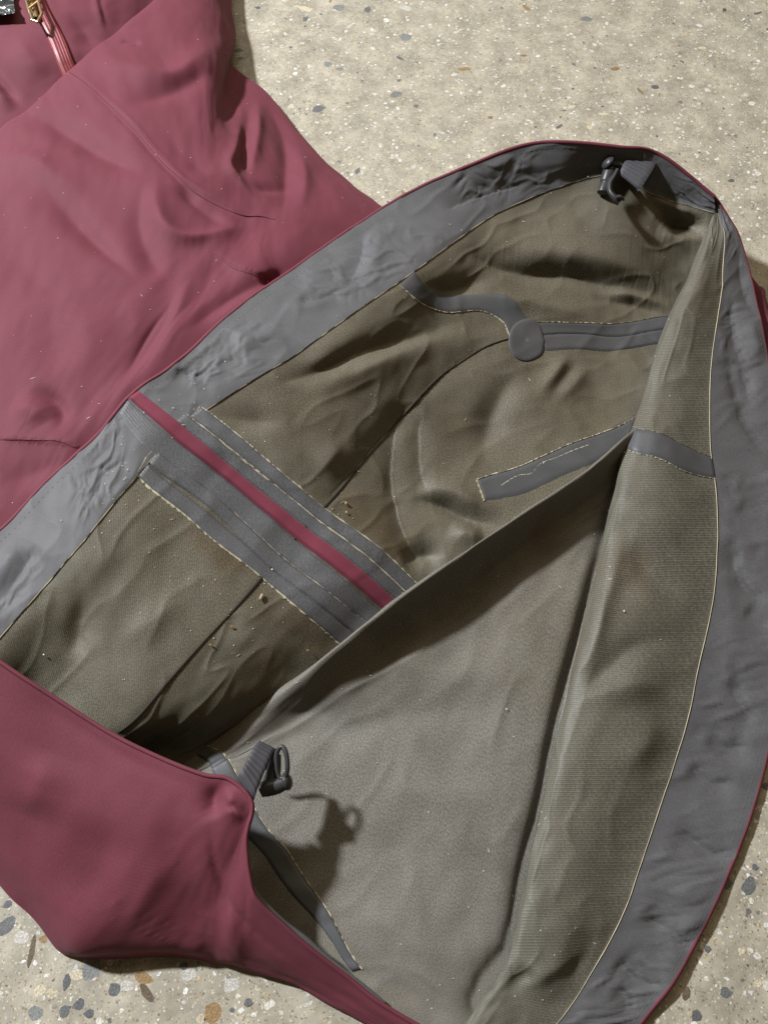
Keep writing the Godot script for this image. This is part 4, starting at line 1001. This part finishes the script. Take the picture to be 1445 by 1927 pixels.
func make_jacket() -> void:
	jacket = Node3D.new()
	jacket.name = "jacket"
	jacket.set_meta("label", "maroon shell jacket lying on the floor with its hem open and olive lining showing")
	jacket.set_meta("category", "jacket")
	add_child(jacket)
	var body := weave("BODY", SHEET_BODY, FOLDS_BODY, 1.4)
	var sleeve := weave("SLEEVE", SHEET_SLEEVE, FOLDS_SLEEVE, 2.2)
	flap = weave("FLAP", SHEET_FLAP, FOLDS_FLAP, 1.05)
	back = weave("BACK", SHEET_BACK, FOLDS_BACK, 1.9)
	edge = weave("STRIP", SHEET_STRIP, FOLDS_STRIP, 1.3)
	var wall := weave("WALL", SHEET_WALL, FOLDS_WALL, 1.6, Vector3(-0.3, 0.6, 0.7))
	shell_body = body
	put("body_shell", panel(body, 0, 99, 0, "shell"), M.shell, jacket)
	var sl := put("sleeve", panel(sleeve, 0, 99, 0, "shell"), M.shell, jacket)
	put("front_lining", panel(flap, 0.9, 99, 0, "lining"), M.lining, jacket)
	put("front_hem_facing", panel(flap, 0, 1.0, 0.0006, "facing"), M.facing, jacket)
	put("front_shell", panel(flap, 0, 99, -0.0016, "shell", 1), M.shell, jacket)
	put("front_hem_drop", drop(flap, 0.003), M.shell, jacket)
	put("back_lining", panel(back, 0, 99, 0, "lining"), M.pale_lining, jacket)
	put("folded_back_lining", panel(edge, 0.9, 99, 0, "lining", 1, 0.0, 1e9, true), M.strip_lining, jacket)
	put("back_hem_facing", panel(edge, 0, 1.0, 0.0006, "facing"), M.facing, jacket)
	put("back_hem_drop", drop(edge, 0.012), M.shell, jacket)
	put("near_shell", panel(wall, 0, 99, 0, "shell"), M.shell, jacket)
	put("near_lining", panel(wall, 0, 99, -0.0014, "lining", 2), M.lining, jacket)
	put("hem_edge", edge_roll(flap, 0.0, 0.0015), M.shell, jacket)
	put("hem_edge", edge_roll(edge, 0.0, 0.0013), M.shell, jacket)
	put("hem_edge", edge_roll(wall, 0.0, 0.0012), M.shell, jacket)
	var outside := weave("WALL", SHEET_OUTSIDE, [], 1.8)
	put("back_shell", panel(outside, 0, 99, 0, "shell"), M.shell, jacket)
	var lip := weave("LIP", SHEET_LIP, [], 1.5)
	put("near_hem_facing", panel(lip, 0, 99, 0, "facing"), M.facing, jacket)
	var on := {"zip_band": flap, "zip_tape_left": flap, "zip_tape_right": flap, "seam_tape_left_inner": flap, "seam_tape_left_outer": flap, "seam_tape_right": flap, "tape_curved": flap,
		"tape_straight_upper": flap, "tape_straight_lower": flap, "pocket_tape": flap, "back_seam_tape": back, "strip_tape": edge, "sleeve_zip": sleeve}
	band("zip_tape", "zip_tape_left", on, 0.0011, "tape")
	band("zip_tape", "zip_tape_right", on, 0.0010, "tape")
	band("zip_flap", "zip_band", on, 0.0024, "velvet", "shell", 0.02)
	band("seam_tape", "seam_tape_left_inner", on, 0.0013, "tape")
	band("seam_tape", "seam_tape_left_outer", on, 0.0011, "tape")
	band("seam_tape", "seam_tape_right", on, 0.0012, "tape")
	band("seam_tape", "tape_curved", on, 0.0005, "smooth_tape")
	band("seam_tape", "tape_straight_upper", on, 0.0006, "smooth_tape")
	band("seam_tape", "tape_straight_lower", on, 0.0006, "smooth_tape")
	band("pocket_tape", "pocket_tape", on, 0.0006, "smooth_tape")
	band("seam_tape", "back_seam_tape", on, 0.0009, "smooth_tape")
	band("seam_tape", "strip_tape", on, 0.0009, "smooth_tape")
	# round patch over the seam crossing
	var mid := Vector2(9.150, 3.100)
	var rim := []
	for p in [Vector2(9.350, 3.200), Vector2(9.150, 3.350), Vector2(8.875, 3.350), Vector2(8.775, 3.200), Vector2(8.925, 2.975), Vector2(9.150, 2.825), Vector2(9.375, 2.825), Vector2(9.450, 2.975)]:
		rim.append(p)
	rim.append(rim[0])
	put("round_patch", disc(flap, rim, mid, 0.0010, "tape"), M.smooth_tape, jacket)
	for f in [["seam_tape_left_outer", 0, 1, 0.0011], ["seam_tape_right", 1, 0, 0.0009], ["seam_tape_right", 0, 1, 0.0006], ["tape_curved", 0, 1, 0.0007], ["tape_straight_upper", 1, 0, 0.0005],
			["pocket_tape", 1, 0, 0.0007], ["back_seam_tape", 1, 0, 0.0006], ["strip_tape", 0, 1, 0.0005], ["strip_tape", 1, 0, 0.0003], ["seam_tape_left_inner", 1, 0, 0.0004], ["zip_tape_right", 1, 0, 0.0005]]:
		put("frayed_edge", fray(on[f[0]], BANDS[f[0]][f[1]], BANDS[f[0]][f[2]], f[3], f[3] * 70000.0 + f[1]), M.fray, jacket)
	var torn := [Vector2(6.975, 4.575), Vector2(7.275, 4.575), Vector2(7.450, 4.625), Vector2(7.650, 4.575), Vector2(7.875, 4.600), Vector2(8.200, 4.650), Vector2(8.500, 4.725)]
	var torn2 := [Vector2(6.975, 4.550), Vector2(7.275, 4.575), Vector2(7.475, 4.600), Vector2(7.700, 4.550), Vector2(7.900, 4.575), Vector2(8.200, 4.650), Vector2(8.525, 4.700)]
	put("torn_thread", fray(flap, torn, torn2, 0.0026, 5.0), M.fray, jacket)
	var raw := [Vector2(6.750, 4.350), Vector2(6.700, 4.475), Vector2(6.650, 4.600)]
	var raw2 := [Vector2(6.800, 4.350), Vector2(6.725, 4.475), Vector2(6.675, 4.600)]
	put("frayed_edge", fray(flap, raw, raw2, 0.0014, 9.0), M.fray, jacket)
	var head := [Vector2(3.350, 0.975), Vector2(3.450, 0.950), Vector2(3.550, 0.925), Vector2(3.700, 0.925)]
	var head2 := [Vector2(3.350, 1.025), Vector2(3.450, 1.000), Vector2(3.575, 0.975), Vector2(3.700, 0.975)]
	put("frayed_edge", fray(flap, head, head2, 0.0019, 3.0), M.fray, jacket)
	var cap := [Vector2(4.200, 0.950), Vector2(4.375, 0.950), Vector2(4.575, 0.900)]
	var cap2 := [Vector2(4.200, 1.000), Vector2(4.375, 1.000), Vector2(4.550, 0.975)]
	put("frayed_edge", fray(flap, cap, cap2, 0.0016, 4.0), M.fray, jacket)
	# facing edges and stitch lines
	var f1 := []
	var f2 := []
	var s1 := []
	for i in 60:
		f1.append(Vector2(i / 59.0 * (flap.ku - 1), 1.0))
		f2.append(Vector2(i / 59.0 * (flap.ku - 1), 0.9))
		s1.append(Vector2(i / 59.0 * (flap.ku - 1), 0.13))
	put("frayed_edge", fray(flap, f1, f2, 0.0006, 21.0), M.fray, jacket)
	put("stitch_line", stitches(flap, s1, 0.0028, 0.00066), M.thread, jacket)
	var e1 := []
	var e2 := []
	var s2 := []
	for i in 60:
		e1.append(Vector2(i / 59.0 * (edge.ku - 1), 1.0))
		e2.append(Vector2(i / 59.0 * (edge.ku - 1), 0.9))
		s2.append(Vector2(i / 59.0 * (edge.ku - 1), 0.10))
	put("frayed_edge", fray(edge, e1, e2, 0.00014, 27.0), M.fray, jacket)
	put("stitch_line", stitches(edge, s2, 0.0028, 0.00066), M.thread, jacket)
	put("pocket_bag_edge", strip(flap, BANDS["pocket_seam"][0], BANDS["pocket_seam"][1], 0.0005, "tape", 7), M.edge_shade, jacket)  # welt on the pocket bag edge, its crease shade put into the colour
	for key in ["panel_seam_long", "panel_seam_pocket", "panel_seam_low"]:
		put("panel_seam", strip(body, BANDS[key][0], BANDS[key][1], 0.0006 if key == "panel_seam_long" else 0.0003, "shell", 9), M.shell, jacket)
	make_cord_locks()
	# zip on the sleeve
	var z := put("sleeve_zip", strip(sleeve, BANDS["sleeve_zip"][0], BANDS["sleeve_zip"][1], 0.0022, "shell", 11), M.coil, jacket)
	zip_pull(z)


func frame(corners: Array, bars: Array, r: float) -> ArrayMesh:
	var all := SurfaceTool.new()
	all.begin(Mesh.PRIMITIVE_TRIANGLES)
	for i in corners.size():
		var a: Vector3 = corners[i]
		var b: Vector3 = corners[(i + 1) % corners.size()]
		var d := (b - a).normalized() * r * 0.6
		all.append_from(tube([a - d, a.lerp(b, 0.33), a.lerp(b, 0.66), b + d], [r], 8, false, 8, 0.7), 0, Transform3D.IDENTITY)
	for q in bars:
		all.append_from(tube([q[0], q[0].lerp(q[1], 0.5), q[1]], [r], 8, false, 6, 0.7), 0, Transform3D.IDENTITY)
	return all.commit()


func zip_pull(z: Node3D) -> void:
	var c := points([Vector3(-296.1, 52.7, -457.4), Vector3(-286, 52.7, -458.8), Vector3(-271.2, 52.7, -416.6), Vector3(-272.8, 52.7, -406.7), Vector3(-276.9, 52.7, -408.7)])
	put("zip_pull", frame(c, [[c[1].lerp(c[2], 0.62), c[0].lerp(c[4], 0.70)], [c[1].lerp(c[2], 0.45), c[0].lerp(c[4], 0.5)]], 0.0013), M.pull_metal, z)
	put("zip_slider", tube(points([Vector3(-291.7, 49.3, -460), Vector3(-285.4, 49.3, -439.3), Vector3(-276.7, 48.4, -417.6)]), [0.0026, 0.0034, 0.0024], 10, false, 14, 0.6), M.pull_metal, z)


func make_cord_locks() -> void:
	# far side seam
	put("webbing_loop", ribbed([Vector3(184.1, 48.4, -258.9), Vector3(175.5, 60.4, -253.8), Vector3(166.4, 67.1, -238.7), Vector3(161.1, 63.7, -227.7), Vector3(166.9, 53.5, -234.3)], [Vector3(194.9, 46.7, -251.2), Vector3(192.8, 60.4, -249.6), Vector3(183.6, 66.3, -229.4), Vector3(173.7, 62, -214.4), Vector3(176.8, 51.9, -226.9)], 25, 0.0004), M.webbing, jacket)
	var top := Vector3(157.5, 61.2, -238.2) * MM
	var foot := Vector3(150.9, 53.5, -220) * MM
	var reach := top.distance_to(foot)
	var far := put("cord_lock", lathe([Vector2(0.0001, 0.0), Vector2(0.0036, 0.0), Vector2(0.0040, 0.0005), Vector2(0.0040, reach * 0.28), Vector2(0.0034, reach * 0.31), Vector2(0.0034, reach * 0.38), Vector2(0.0046, reach * 0.41), Vector2(0.0048, reach * 0.8), Vector2(0.0040, reach * 0.97), Vector2(0.0001, reach)], foot, top - foot, 28), M.black_plastic, jacket)
	put("button", lathe([Vector2(0.0001, 0.0030), Vector2(0.0022, 0.0028), Vector2(0.0042, 0.0018), Vector2(0.0052, 0.0004), Vector2(0.0050, -0.0004), Vector2(0.0020, -0.0008), Vector2(0.0018, -0.0060)], Vector3(154.4, 64.6, -237.4) * MM, Vector3(-0.72, 0.55, -0.25), 28), M.black_plastic, far)
	put("stem", tube(points([Vector3(155.3, 63.7, -237.4), Vector3(160.7, 63.7, -238.9), Vector3(165.9, 62.9, -237.8), Vector3(169, 61.2, -236.1)]), [0.0020, 0.0026, 0.0028, 0.0024], 12, false, 20, 0.7), M.grey_plastic, far)
	put("lever", tube(points([Vector3(160, 65.4, -230.3), Vector3(156.9, 64.6, -224.2), Vector3(153.8, 62.9, -219), Vector3(153.6, 62, -212.9), Vector3(156.5, 61.2, -207.9), Vector3(159.9, 59.5, -205.7)]), [0.0014, 0.0020, 0.0030, 0.0021, 0.0026, 0.0034], 14, false, 36, 0.45), M.black_plastic, far)
	put("lever_lip", tube(points([Vector3(156.5, 62, -207), Vector3(159.5, 62, -207.5), Vector3(162.4, 60.3, -207.3)]), [0.0018, 0.0022, 0.0016], 12, false, 14, 0.5), M.black_plastic, far)
	# near side seam
	put("webbing_loop", ribbed([Vector3(-70.3, 25.5, 162), Vector3(-64.2, 39.1, 153.1), Vector3(-65.3, 45.9, 155.9), Vector3(-68.1, 49.3, 163.5), Vector3(-71.3, 51, 170.8), Vector3(-75.2, 42.5, 174.4)], [Vector3(-60.6, 23.8, 164.4), Vector3(-55.7, 37.4, 156.8), Vector3(-56.6, 44.2, 160.4), Vector3(-59.9, 47.6, 171), Vector3(-63.6, 49.3, 182.7), Vector3(-66.9, 39.1, 185.4)], 19, 0.00035), M.webbing, jacket)
	var near := put("cord_lock", tube(points([Vector3(-62.6, 37.4, 177.4), Vector3(-59.7, 37.4, 175.9), Vector3(-54.4, 37.4, 174.6), Vector3(-50.7, 37.4, 173.3), Vector3(-48.9, 37.4, 173)]), [0.0032, 0.0042, 0.0042, 0.0036, 0.0028], 18, false, 24), M.black_plastic, jacket)
	put("button", lathe([Vector2(0.0001, 0.0024), Vector2(0.0028, 0.002), Vector2(0.0042, 0.0008), Vector2(0.0044, -0.0006), Vector2(0.0026, -0.0018)], Vector3(-49.1, 38.3, 172.6) * MM, Vector3(0.9, 0.3, -0.2)), M.black_plastic, near)
	put("ring", tube(points([Vector3(-53.5, 44.2, 157.7), Vector3(-51.3, 45, 156.8), Vector3(-49.3, 45, 160.5), Vector3(-48.6, 43.4, 166.8), Vector3(-49.7, 40.8, 170.7), Vector3(-52.5, 39.9, 171.1), Vector3(-54.2, 40.8, 167.6), Vector3(-54.6, 42.5, 161.3)]), [0.00125], 10, true, 60), M.black_plastic, near)
	put("housing", tube(points([Vector3(-55.2, 35.7, 158.6), Vector3(-56.1, 36.5, 165.5), Vector3(-57.4, 36.5, 172.1), Vector3(-60.7, 35.7, 177.1)]), [0.0022, 0.0036, 0.0040, 0.0030], 12, false, 18, 0.8), M.black_plastic, near)


# ---------------------------------------------------------------- loose things

func make_bag() -> void:
	var control := []
	for j in 7:
		var row := []
		for i in 8:
			var a := (Vector3(-376.5, 49.3, -503.2)).lerp(Vector3(-303.8, 51, -500.3), i / 7.0)
			var b := (Vector3(-357, 47.6, -414.9)).lerp(Vector3(-293.8, 51, -419.1), i / 7.0)
			var q: Vector3 = a.lerp(b, j / 6.0)
			q.y += rng.randf_range(-3.0, 8.0) * (0.3 if i == 7 or j == 6 else 1.0)
			q.x += rng.randf_range(-3, 3)
			row.append(q)
		control.append(row)
	var c := weave("BAG", control, [], 2.0)
	var o := put("plastic_bag", panel(c, 0, 99, 0, "facing"), M.film, self)
	o.set_meta("label", "crumpled grey plastic film lying on the maroon sleeve in the far left corner")
	o.set_meta("category", "plastic bag")


func make_lint() -> void:
	# specks of dust and lint too small and many to count
	var v := PackedVector3Array()
	var n := PackedVector3Array()
	var t := PackedVector2Array()
	var ix := PackedInt32Array()
	for k in 420:
		var c: Cloth = [flap, flap, flap, back, edge, shell_body][rng.randi() % 6]
		var u := rng.randf_range(1.0, c.ku - 2.0)
		var w := rng.randf_range(0.3, c.kv - 2.0)
		if c == flap and rng.randf() < 0.5:
			u = rng.randf_range(2.5, 5.0)
		var s := c.spot(u, w)
		var a: Vector3 = s[1].cross(Vector3(rng.randf_range(-1, 1), 0.1, rng.randf_range(-1, 1))).normalized()
		var b: Vector3 = s[1].cross(a)
		var r := rng.randf_range(0.00012, 0.00034)
		var long := rng.randf_range(1.0, 2.0) if rng.randf() < 0.85 else rng.randf_range(6.0, 16.0)
		if long > 4.0:
			r *= 0.5
		var o: Vector3 = s[0] + s[1] * 0.0015 if c == flap and w < 1.0 else s[0] + s[1] * 0.0003
		var at := v.size()
		for q in [a * long * r, b * r, -a * long * r, -b * r, s[1] * r]:
			v.append(o + q)
			n.append((s[1] + q * 600.0).normalized())
			t.append(Vector2.ZERO)
		for i in 4:
			ix.append_array([at + i, at + (i + 1) % 4, at + 4])
	var o := put("lint", mesh_of(v, n, t, ix), M.lint, self)
	o.set_meta("label", "tiny pale specks of lint and dust scattered over the lining and tapes")
	o.set_meta("category", "lint")
	o.set_meta("kind", "stuff")


func make_crumbs() -> void:
	# cloth, place on it, radius (mm), length over width, colour, label
	var where := [[flap, Vector2(4.850, 3.225), 0.95, 1.6, Color(0.6, 0.5, 0.36), "tan crumb beside the fold right of the zip, upper of a pair"], [flap, Vector2(4.725, 3.325), 0.8, 1.3, Color(0.64, 0.54, 0.4), "tan crumb just under another one right of the zip"],
		[flap, Vector2(3.300, 3.250), 1.0, 2.4, Color(0.62, 0.54, 0.43), "long straw coloured crumb below the grey seam tape left of the zip"], [flap, Vector2(2.900, 3.200), 0.7, 1.7, Color(0.5, 0.36, 0.2), "small tan crumb on the brown lining below the long straw coloured one"],
		[flap, Vector2(2.600, 3.125), 0.7, 1.3, Color(0.5, 0.38, 0.22), "small tan crumb beside the dark pocket edge low on the lining"], [flap, Vector2(3.550, 3.100), 0.55, 1.2, Color(0.85, 0.83, 0.76), "white grain lying on the grey seam tape left of the zip"],
		[back, Vector2(4.575, 4.300), 0.55, 1.2, Color(0.8, 0.78, 0.7), "white grain on the back lining in the middle of the opening"], [edge, Vector2(7.300, 2.450), 0.6, 1.2, Color(0.85, 0.82, 0.74), "white grain on the folded lining strip at the right"],
		[flap, Vector2(0.725, 1.650), 0.55, 1.2, Color(0.85, 0.83, 0.76), "white grain on the lining near the left edge"], [flap, Vector2(3.225, 4.500), 0.7, 1.6, Color(0.5, 0.36, 0.2), "brown crumb near the deep fold under the zip"]]
	for w in where:
		var m := SphereMesh.new()
		m.radial_segments = 9
		m.rings = 6
		m.radius = w[2] * 0.8 * MM
		m.height = w[2] * 1.0 * MM
		var st := SurfaceTool.new()
		st.create_from(m, 0)
		var arr := st.commit_to_arrays()
		var vv: PackedVector3Array = arr[Mesh.ARRAY_VERTEX]
		for i in vv.size():
			vv[i] *= 1.0 + 0.9 * fine.get_noise_3d(vv[i].x * 22000.0 + w[1].x * 100.0, vv[i].y * 22000.0, vv[i].z * 22000.0)
			vv[i].x *= w[3]
		arr[Mesh.ARRAY_VERTEX] = vv
		arr[Mesh.ARRAY_NORMAL] = null
		var raw := ArrayMesh.new()
		raw.add_surface_from_arrays(Mesh.PRIMITIVE_TRIANGLES, arr)
		var again := SurfaceTool.new()
		again.create_from(raw, 0)
		again.generate_normals()
		var mat := M.crumb.duplicate() as StandardMaterial3D
		mat.albedo_color = w[4]
		var o := put("crumb", again.commit(), mat, self)
		o.position = w[0].at(w[1].x, w[1].y, 0.0010 + w[2] * 0.0003)
		o.rotation.y = w[1].x * 2.3
		o.set_meta("label", w[5])
		o.set_meta("category", "crumb")
		o.set_meta("group", "crumbs caught on the lining")


func _ready() -> void:
	rng.seed = 20240
	var cam := Camera3D.new()
	cam.name = "camera"
	cam.fov = 60
	cam.near = 0.02
	cam.far = 40.0
	cam.position = Vector3(0, 0.5, 0.2548)
	cam.rotation_degrees = Vector3(-63, 0, 0)
	add_child(cam)
	cam.current = true
	var env := Environment.new()
	env.background_mode = Environment.BG_COLOR
	env.background_color = Color(0.30, 0.262, 0.20)
	env.background_energy_multiplier = 1.0
	env.tonemap_mode = Environment.TONE_MAPPER_LINEAR
	env.tonemap_exposure = 1.25
	env.sdfgi_enabled = true
	env.ssao_enabled = true
	env.ssil_enabled = true
	var we := WorldEnvironment.new()
	we.name = "environment"
	we.environment = env
	add_child(we)
	lamp("lamp_light", Vector3(-1.45, 1.62, -0.78), Color(0.975, 0.985, 1.0), 8.2, 0.08)
	var rear := AreaLight3D.new()
	rear.name = "ceiling_light"
	rear.area_size = Vector2(1.6, 0.6)
	rear.light_color = Color(1.0, 0.97, 0.92)
	rear.light_energy = 1.0
	rear.shadow_enabled = true
	rear.area_range = 12.0
	add_child(rear)
	rear.look_at_from_position(Vector3(-0.35, 2.0, -1.75), Vector3(0, 0, -0.1), Vector3.UP)
	var fill := AreaLight3D.new()
	fill.name = "ceiling_light"
	fill.area_size = Vector2(1.4, 0.8)
	fill.light_color = Color(1.0, 0.89, 0.71)
	fill.light_energy = 0.7
	fill.shadow_enabled = true
	fill.area_range = 12.0
	fill.position = Vector3(0.9, 2.2, -1.2)
	add_child(fill, true)
	fill.look_at_from_position(fill.position, Vector3(0, 0, -0.1), Vector3.FORWARD)
	make_materials()
	make_floor()
	make_jacket()
	make_bag()
	make_crumbs()
	make_lint()


func lamp(called: String, at: Vector3, color: Color, energy: float, size: float) -> void:
	var l := OmniLight3D.new()
	l.name = called
	l.position = at
	l.light_color = color
	l.light_energy = energy
	l.light_size = size
	l.omni_range = 12.0
	l.omni_attenuation = 2.0
	l.shadow_enabled = true
	add_child(l, true)
